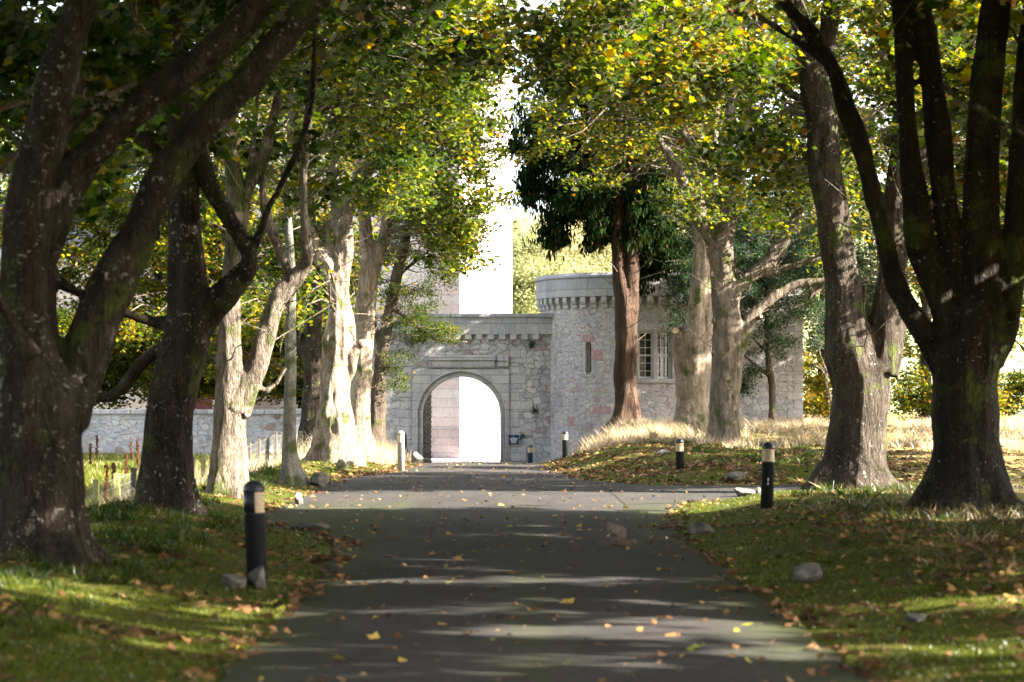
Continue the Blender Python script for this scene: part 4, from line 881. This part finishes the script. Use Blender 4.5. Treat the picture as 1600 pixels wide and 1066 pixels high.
# ------------------------------------------------------------------ bollards
BG = 'lighting bollards along the drive'
def local(o, r, sub=None): o.parent = r; o.matrix_parent_inverse = Matrix.Identity(4); return o
def bollard(x, y, z, h, label, body=M_black, cap=M_black, shield=False, lean=(0, 0), rr=.092, num=False):
    r = empty('bollard', (x, y, z)); r.rotation_euler = (lean[0], lean[1], 0); tag(r, label, 'bollard', BG)
    m = MB(); m.lathe([(0, -.2), (rr, -.2), (rr, h-.305), (rr+.003, h-.302), (rr+.003, h-.292), (rr-.006, h-.288)], (0, 0, 0), 40); local(m.build('post', body, None, True), r)
    m = MB(); pr = []
    for k in range(5):
        z0 = h-.29+k*.037; pr += [(rr-.012, z0), (rr-.001, z0+.004), (rr-.001, z0+.024), (rr-.012, z0+.030)]
    m.lathe(pr+[(rr-.012, h-.098)], (0, 0, 0), 40); local(m.build('lens', M_lens, None, False), r)
    m = MB(); m.lathe([(rr-.012, h-.106), (rr+.007, h-.104), (rr+.007, h-.088)]+[((rr+.007)*math.cos(t), h-.088+.088*math.sin(t)) for t in [i*math.pi/16 for i in range(1, 8)]]+[(.0005, h)], (0, 0, 0), 40); local(m.build('cap', cap, None, True), r)
    if shield:
        m = MB(); m.lathe([(rr-.002, h-.29), (rr+.004, h-.29), (rr+.004, h-.104), (rr-.002, h-.104)], (0, 0, 0), 30, math.radians(80), math.radians(278)); local(m.build('light_shield', body, None, True), r)
    if num:
        for k, (dz, hh) in enumerate(((.40, .045), (.345, .035))):
            m = MB(); m.box(-.012, .008, -rr-.003, -rr+.004, dz, dz+hh); local(m.build('number_mark', M_txt, None), r)
    return r
def on(u, v, Y, zz=None): p = P(u, v, Y); return p.x, Y, (gzf(p.x, Y) if zz is None else zz)
x, y, z = on(402, 925, 21.4); bollard(x, y, z, CAMZ-(750-640)/F*y-z, 'nearest dark bollard on the left verge, its light band half shielded', shield=True, lean=(0, -.035))
x, y, z = on(1198, 797, 35); bollard(x, y, z, CAMZ-(690-640)/F*y-z, 'dark bollard with a full cream band on the right verge before the side road', lean=(0, .03), num=True)
x, y, z = on(1063, 753, 54); bollard(x, y, z, CAMZ-(685-640)/F*y-z, 'dark bollard just past the side road on the right', lean=(0, -.03))
x, y, z = on(883, 720, 76); bollard(x, y, z, CAMZ-(673-640)/F*y-z, 'small far dark bollard in front of the round tower')
x, y, z = on(626.5, 733, 63); bollard(x, y, z, CAMZ-(673-640)/F*y-z, 'pale grey bollard on the left verge in front of the gate wall', body=M_greyb, cap=M_greyb)
x, y, z = on(828.5, 722, 88); bollard(x, y, z, CAMZ-(695-640)/F*y-z, 'short green bollard at the joint of gate wall and round tower', body=M_greenb, cap=M_greenb)
# narrow dark stake by the arch
p = P(633, 722, 89.2); z = gzf(p.x, 89.2); m = MB(); m.tube([(p.x+.06, 89.2, z-.1), (p.x+.02, 89.25, z+.6), (p.x, 89.3, z+1.25)], [.1, .07, .04], 10); tag(m.build('dark_stake', M_iron, None, True), 'narrow dark tapering stake against the wall behind the pale bollard', 'stake')

# ------------------------------------------------------------------ rocks
def rock(u, v, Y, w, h, label, seed, sink=.25):
    p = P(u, v, Y); z = gzf(p.x, Y); W = px(w, Y); H = px(h, Y); R = random.Random(seed)
    bm = bmesh.new(); bmesh.ops.create_icosphere(bm, subdivisions=4, radius=1)
    cuts = [(Vector((R.gauss(0, 1), R.gauss(0, 1), R.gauss(0, .8))).normalized(), R.uniform(.42, .75)) for _ in range(12)]
    for vv in bm.verts:
        c = vv.co.copy()
        for nrm, dd in cuts:
            e = c.dot(nrm)-dd
            if e > 0: c -= nrm*e*.97
        c *= 1+.10*mn.noise(c*2.1+Vector((seed, 0, 0)))+.05*mn.noise(c*6)
        vv.co = Vector((c.x*W*.62, c.y*W*.52, c.z*H*.66))
    me = bpy.data.meshes.new('rock'); bm.to_mesh(me); bm.free(); me.materials.append(M_rock)
    me.polygons.foreach_set('use_smooth', np.ones(len(me.polygons), dtype=bool))
    o = bpy.data.objects.new('rock', me); link(o); o.location = (p.x, Y, z+H*.45); o.rotation_euler = (0, 0, R.uniform(-.4, .4))
    tag(o, label, 'rock', 'rocks along the drive')
for i, a in enumerate([
    (490, 832, 32, 46, 20, 'flat pale rock at the left road edge behind the nearest bollard'), (467, 788, 41, 20, 20, 'small dark upright rock on the left verge at the sunlit band'),
    (499, 759, 50, 33, 20, 'rounded rock on the left verge beside the slender grey tree'), (531, 738, 60, 18, 16, 'small pale rock in front of the fluted tree'),
    (651, 724, 70, 26, 18, 'rounded rock at the foot of the arch on the left'), (366, 934, 20.9, 44, 22, 'dark low rock against the nearest left bollard'), (404, 922, 21.05, 30, 34, 'mossy rock leaning against the foot of the nearest left bollard'),
    (1098, 838, 30.5, 36, 26, 'dark rough rock at the right road edge'), (1268, 930, 22, 44, 28, 'grey blocky rock in the grass at the lower right'),
    (1163, 771, 44.3, 40, 18, 'flat slab rock left of the right bollard at the side road'), (1145, 752, 51.5, 34, 16, 'yellowish rock across the side road'),
    (1037, 722, 62, 30, 10, 'low stone among the fallen leaves past the side road'), (841, 723, 87, 13, 8, 'small dark stone at the foot of the round tower'),
    (1186, 764, 44.0, 16, 18, 'pale pinkish stone behind the right bollard'), (1432, 1064, 17.6, 34, 16, 'pale stone in the grass at the bottom right')]):
    rock(a[0], a[1], a[2], a[3], a[4], a[5], 31+i)

# ------------------------------------------------------------------ wire fence
fn = empty('wire_fence', (-6.5, 50, -.4)); tag(fn, 'wire mesh stock fence on wooden posts between the left trees and the field', 'fence')
FP = []
for i, (u, y, top) in enumerate([(150, 37.8, 749), (182, 39.7, 740), (209, 42, 731), (237, 44.5, 724), (268, 46.8, 719), (300, 49, 714), (318, 51, 711), (345, 53.6, 706), (368, 56.6, 699), (389, 59.7, 692), (403.6, 62, 686), (417, 64, 681), (430, 66.4, 674.5), (440, 68.6, 676), (470, 73, 674)]):
    p = P(u, top, y); FP.append(p); R = random.Random(i); m = MB(); M = Matrix.Translation((p.x, p.y, p.z)) @ Matrix.Rotation(R.uniform(-.04, .04), 4, 'Y')
    m.box(-.05, .05, -.05, .05, -1.5, 0, M); o = m.build('post', M_posty if i in (0, 1, 6, 7) else M_postw, fn, bevel=.006)
m = MB()
ext = [P(60, 790, 30)]+FP
for a, b in zip(ext[:-1], ext[1:]):
    for k in range(6):
        d = Vector((0, -.055, -.08-.14*k)); m.tube([a+d, (a+b)/2+d-Vector((0, 0, .01)), b+d], [.0026]*3, 4, False)
    n = max(2, int((b-a).length/.17))
    for j in range(1, n):
        c = a+(b-a)*j/n; m.tube([c+Vector((0, -.055, -.08)), c+Vector((0, -.055, -.78))], [.0016]*2, 3, False)
m.build('wires', M_wire, fn)

# ------------------------------------------------------------------ the bird in flight
bx = P(970, 848, 21); bd_ = empty('bird', tuple(bx)); tag(bd_, 'small brown bird flying low over the road with one wing raised', 'bird')
bp_ = catmull([(Vector(p), q) for p, q in [((-.105, 0, -.004), .006), ((-.08, 0, -.003), .014), ((-.045, 0, -.004), .027), ((0, 0, -.006), .036), ((.045, 0, -.003), .036), ((.072, 0, .004), .027), ((.09, 0, .010), .0235), ((.108, 0, .012), .024), ((.124, 0, .011), .017), ((.131, 0, .009), .007), ((.15, 0, .006), .0015)]], .006)
m = MB(); m.tube([q[0] for q in bp_], [q[1] for q in bp_], 20); local(m.build('body', M_bird, None, True), bd_)
for sy in (-1, 1):
    m = MB(); m.lathe([(0, -.003), (.003, 0), (0, .003)], (.113, sy*.0205, .017), 8); local(m.build('eye', M_black, None, True), bd_)
def wing(pts, side):
    lead = catmull([(Vector(p[0]), 1) for p in pts], .008); trail = catmull([(Vector(p[1]), 1) for p in pts], .001)
    pts = [(tuple(q[0]), tuple(trail[round(i*(len(trail)-1)/(len(lead)-1))][0])) for i, q in enumerate(lead)]
    m = MB()
    for k in range(len(pts)-1):
        (a0, a1), (b0, b1) = pts[k], pts[k+1]
        a0, a1, b0, b1 = map(Vector, (a0, a1, b0, b1)); t = Vector((0, .004, 0))
        m.add([a0-t, a1-t*.3, b1-t*.3, b0-t, a0+t, a1+t*.3, b1+t*.3, b0+t], [(0, 1, 2, 3), (7, 6, 5, 4), (0, 4, 5, 1), (3, 2, 6, 7), (1, 5, 6, 2), (0, 3, 7, 4)])
    # separate primaries at the tip
    (e0, e1) = map(Vector, pts[-1])
    for k in range(6):
        s = e0+(e1-e0)*k/6; s2 = e0+(e1-e0)*(k+1.05)/6; d = Vector((-.055+.006*k, 0, .012-.012*k)); m.add([s-Vector((0, .002, 0)), s2-Vector((0, .002, 0)), s2+d*.9, s+d, s+Vector((0, .002, 0)), s2+Vector((0, .002, 0))], [(0, 1, 2, 3), (3, 2, 5, 4)])
    local(m.build('wing', M_birdw, None), bd_)
wing([((.035, 0, .01), (-.06, 0, .005)), ((.05, -.02, .06), (-.03, -.02, .045)), ((.04, -.04, .125), (-.03, -.04, .075)), ((-.03, -.05, .158), (-.06, -.05, .10)), ((-.075, -.055, .168), (-.09, -.055, .115))], 1)
wing([((.035, .02, .01), (-.05, .02, 0)), ((.02, .09, .03), (-.05, .08, .0)), ((-.02, .15, .03), (-.08, .13, .01))], -1)
m = MB(); m.add([(-.085, -.012, .0), (-.085, .012, .0), (-.15, .026, -.012), (-.15, -.026, -.012), (-.085, -.012, .008), (-.085, .012, .008), (-.15, .026, -.008), (-.15, -.026, -.008)], [(0, 1, 2, 3), (7, 6, 5, 4), (0, 4, 5, 1), (2, 6, 7, 3), (0, 3, 7, 4), (1, 5, 6, 2)]); local(m.build('tail', M_bird, None), bd_)
# a leaf falling from the crowns
rng = np.random.RandomState(3)
o = leaves('falling_leaf', np.array([P(562, 24, 27)]), [.13], [.55], M_litter, rng, LOBED, 1.5); tag(o, 'orange leaf falling through the air near the top left', 'leaf')

# ------------------------------------------------------------------ grass, straw, litter (uncountable)
def blades(name, C, h, w, tint, mat, rng, lean=.35, kind='stuff'):
    n = len(C); th = rng.rand(n)*6.283; ld = rng.rand(n)*6.283; l = lean*(.3+rng.rand(n))
    A = np.stack([np.cos(th), np.sin(th), 0*th], -1)*(w/2)[:, None]; D = np.stack([np.cos(ld)*l, np.sin(ld)*l, np.ones(n)], -1)
    D2 = np.stack([np.cos(ld)*l*2.6, np.sin(ld)*l*2.6, 1.75*np.ones(n)], -1)
    V = np.stack([C-A, C+A, C+D*(h*.5)[:, None]+A*.8, C+D2*(h*.55)[:, None], C+D*(h*.5)[:, None]-A*.8], 1)
    o = mesh_obj(name, V.reshape(-1, 3), np.arange(n*5).reshape(n, 5), mat, tint=np.clip(tint, 0, 1)); return tag(o, kind=kind)
rng = np.random.RandomState(77)
def scatter(n, x0, x1, y0, y1, dens):
    x = rng.uniform(x0, x1, n); y = y0+(y1-y0)*rng.rand(n)**1.6; k = rng.rand(n) < dens(x, y); x, y = x[k], y[k]; return x, y
def offroad(x, y):
    dl, dr = edge_d(x, y); return np.maximum(dl, dr)
# short verge grass
x, y = scatter(420000, -6.2, 7.5, 13, 70, lambda x, y: (offroad(x, y) > .08)*(.35+.65*sstep(-.3, .4, nz(x, y, .7, 3)))*(np.abs(x) < .23*y+.3))
z = gz(x, y); n = len(x)
blades('verge_grass', np.stack([x, y, z-.005], -1), .016+.022*rng.rand(n), .006+.004*rng.rand(n)+.0001*y, .58+.16*rng.randn(n), M_grass, rng, .6)
# long green tufts on the banks at the tree feet
cx, cy = scatter(7000, -6.6, 9, 14, 80, lambda x, y: np.where(x < 0, sstep(-2.5, -3.6, x)*(y < 62)*sstep(-.6, .4, nz(x, y, .8, 1)), sstep(3.9, 5.2, x)*sstep(-.2, .6, nz(x, y, .9, 1))*.8)*(offroad(x, y) > .9)*(np.abs(x) < .23*y+.3))
k = 34; x = np.repeat(cx, k)+rng.randn(len(cx)*k)*.07; y = np.repeat(cy, k)+rng.randn(len(cx)*k)*.07; n = len(x); s = np.repeat(.6+.7*rng.rand(len(cx)), k)
blades('long_grass', np.stack([x, y, gz(x, y)-.01], -1), (.07+.11*rng.rand(n))*s*np.where((x < 0)*(y < 24), .7, 1), .005+.004*rng.rand(n)+.00008*y, np.repeat(.36+.16*rng.randn(len(cx)), k)+.12*rng.randn(n), M_grass, rng, .6)
# pale dry grass: by the conifer, over the right meadow, along the fence, at the fluted tree
def straw(name, n, x0, x1, y0, y1, dens, h0, h1, lean=.3, k=26, kk=.12, tb=.5):
    cx = rng.uniform(x0, x1, n); cy = rng.uniform(y0, y1, n); s = rng.rand(n) < dens(cx, cy); cx, cy = cx[s], cy[s]; n = len(cx)
    x = np.repeat(cx, k)+rng.randn(n*k)*kk; y = np.repeat(cy, k)+rng.randn(n*k)*kk; m = n*k
    return blades(name, np.stack([x, y, gz(x, y)-.01], -1), (h0+(h1-h0)*rng.rand(m))*np.repeat(.7+.5*rng.rand(n), k), .004+.00007*y, np.repeat(tb+.15*rng.randn(n), k)+.15*rng.randn(m), M_straw, rng, lean)
straw('dry_grass', 800, 2.2, 5.6, 72, 85, lambda x, y: sstep(1.9, 3.6, x-.05*(y-80))*(.5+.5*nz(x, y, .6, 3)), .08, .46, .6)
straw('meadow_grass', 5200, 5.5, 26, 66, 98, lambda x, y: (.25+.6*nz(x, y, 1.1, 2)), .06, .42, .6)
straw('meadow_grass', 900, 5.2, 12.5, 22, 42, lambda x, y: (.25+.3*nz(x, y, 1, 2)), .05, .26, .9, 16, .2, .05)
straw('bank_grass', 500, 4.0, 8, 18, 34, lambda x, y: .4*(offroad(x, y) > 1.2), .06, .26, .8, 10, .2, .0)
straw('fence_grass', 1100, -8.2, -5.7, 34, 76, lambda x, y: .4+.4*nz(x, y, 1.2, 2), .15, .5, .4, 14)
straw('tree_foot_grass', 170, -6.0, -3.3, 66, 80, lambda x, y: (offroad(x, y) > .4)*.8, .3, .8, .25)
cx = rng.uniform(-26, -6.8, 5000); cy = rng.uniform(36, 89.8, 5000); k = 30; x = np.repeat(cx, k)+rng.randn(len(cx)*k)*.25; y = np.repeat(cy, k)+rng.randn(len(cx)*k)*.25; n = len(x)
blades('field_grass', np.stack([x, y, gz(x, y)-.01], -1), .15+.2*rng.rand(n), .012+.012*rng.rand(n), np.repeat(.72+.16*rng.randn(len(cx)), k), M_grass, rng, .4)
# leaf litter on the verges
def litter(name, n, x0, x1, y0, y1, dens, size=.1, zoff=.015):
    x, y = scatter(n, x0, x1, y0, y1, dens); m = len(x); z = np.where(offroad(x, y) < .06, roadz(y)+.012, gz(x, y))+zoff+.02*rng.rand(m)
    o = leaves(name, np.stack([x, y, z], -1), size*(.55+.7*rng.rand(m)), np.clip(.42+.24*rng.randn(m), 0, 1), M_litter, rng, LOBED if m < 90000 else MID, .45, bend=.55); return tag(o, kind='stuff')
litter('leaf_litter', 120000, -6.4, 9.5, 13, 70, lambda x, y: (offroad(x, y) > -.3)*(np.abs(x) < .24*y+.3)*((offroad(x, y) > 0)*.02+.34*np.exp(-((offroad(x, y)-.08)/.15)**2)*(.3+.7*sstep(-.3, .5, nz(x, y, .5, 2)))+.45*sstep(.25, .8, nz(x, y, .9, 4))+.4*sstep(3.0, 4.6, x)*sstep(36, 30, y)), .085)
litter('leaf_litter', 60000, 1.2, 22, 50, 92, lambda x, y: (offroad(x, y) > .02)*(.25+.6*sstep(-.1, .6, nz(x, y, 1.5, 4)))*np.where(x < 5.5, 1, .7), .12)
litter('leaf_litter', 9000, -6, -2.4, 56, 88, lambda x, y: (offroad(x, y) > .02)*(.2+.5*np.exp(-(offroad(x, y)/.3)**2)), .11)
def onroad(x, y): return (offroad(x, y) < -.1)*(y < 88)*(x < 5)
x, y = scatter(1500, -4, 5, 13, 88, onroad); m = len(x)
tag(leaves('small_leaf_scatter', np.stack([x, y, roadz(y)+.03+.01*rng.rand(m)], -1), .055*(.5+.8*rng.rand(m)), np.clip(.5+.25*rng.randn(m), 0, 1), M_litter, rng, LOBED, .5, bend=.6), kind='stuff')
# dry dock stalks standing in the field
DG = 'dark dock stalks in the field'
for i, (u, y) in enumerate([(165, 45), (196, 60), (214, 62), (176, 52), (204, 70), (150, 74), (226, 48), (140, 66)]):
    x = (u-800)/F*y; z = gzf(x, y); R = random.Random(i); m = MB(); h = R.uniform(.7, 1.1)
    m.tube([(x, y, z-.05), (x+.03, y, z+h*.5), (x+R.uniform(-.08, .08), y, z+h)], [.012, .01, .005], 5)
    for k in range(60):
        zz = z+h*R.uniform(.35, 1); a = R.uniform(0, 6.28); rr = .045*R.random(); c = Vector((x+.02+rr*math.cos(a), y+rr*math.sin(a), zz)); m.box(c.x-.014, c.x+.014, c.y-.014, c.y+.014, c.z-.02, c.z+.02)
    tag(m.build('dock_stalk', M_stalk), ['tallest dark dock stalk left of the second trunk', 'dark dock stalk in the middle of the field before the wall', 'far right dark dock stalk before the wall, next to the second trunk', 'dark dock stalk just behind the two pale fence posts', 'farthest dark dock stalk close under the wall', 'farthest left dark dock stalk close under the wall', 'dark dock stalk by the fence left of the second trunk', 'dark dock stalk at the right flank of the nearest left trunk'][i], 'plant stalk', DG)
# individual leaves lying on the road
LGp = 'fallen leaves on the road'
kinds = []
for i, (tn, nm) in enumerate([(.86, 'yellow'), (.76, 'tan'), (.45, 'brown'), (.97, 'greenish yellow'), (.66, 'orange brown')]):
    for q in range(3):
        r2 = np.random.RandomState(200+i*5+q); me = leaves('fallen_leaf', np.zeros((1, 3)), [1.0], [tn], M_litter, r2, LOBED, .3, bend=.6)
        kinds.append((me.data, nm)); bpy.data.objects.remove(me)
R = random.Random(12)
# those that show largest, placed where the photograph has them (pixel of the photograph -> point of the road)
known = [(201, 801, .13), (590, 1000, .13), (577, 1056, .12), (845, 955, .15), (1045, 1028, .14), (938, 1011, .12), (1053, 893, .12), (746, 865, .11), (608, 871, .1), (637, 915, .1), (706, 915, .1), (842, 908, .1), (893, 891, .1), (1008, 947, .1), (1046, 948, .1), (770, 923, .09), (845, 923, .08), (570, 914, .09), (576, 924, .08), (670, 848, .09), (672, 868, .09), (653, 883, .09), (553, 817, .09), (622, 817, .12), (628, 813, .1), (656, 816, .11), (694, 812, .09), (671, 832, .09), (831, 828, .09), (775, 832, .08), (843, 840, .09), (907, 830, .1), (867, 808, .1), (884, 800, .09), (955, 792, .1), (978, 789, .09), (960, 801, .1), (1055, 890, .1), (1063, 874, .08), (1046, 851, .08), (1038, 812, .08), (1022, 822, .09), (780, 968, .12), (748, 967, .1), (693, 979, .08), (517, 969, .1), (582, 968, .08), (533, 1032, .1), (540, 1066, .1)]
pts = []
for (u, v, s) in known:
    Y = CAMZ*F/(v-640); X = (u-800)/F*Y
    if xl(Y) < X < xr(Y): pts.append((X, Y, s))
while len(pts) < 298:
    Y = 14+76*R.random()**.8; X = R.uniform(-4, 3.2)
    if xl(Y)+.1 < X < xr(Y)-.05 and Y < 88: pts.append((X, Y, R.uniform(.07, .14)))
for (X, Y, s) in pts:
    me, nm = R.choice(kinds); o = bpy.data.objects.new('fallen_leaf', me); link(o)
    t = (X-xl(Y))/(xr(Y)-xl(Y)); o.location = (X, Y, float(roadz(Y))+.02*(1-(2*t-1)**2)+.012); o.scale = (s, s, s); o.rotation_euler = (R.uniform(-.3, .3), R.uniform(-.3, .3), R.uniform(0, 6.28))
    tag(o, nm+' fallen leaf lying curled on the dark road surface', 'fallen leaf', LGp)
print('objects', len(bpy.data.objects), 'polys', sum(len(o.data.polygons) for o in bpy.data.objects if o.type == 'MESH'))
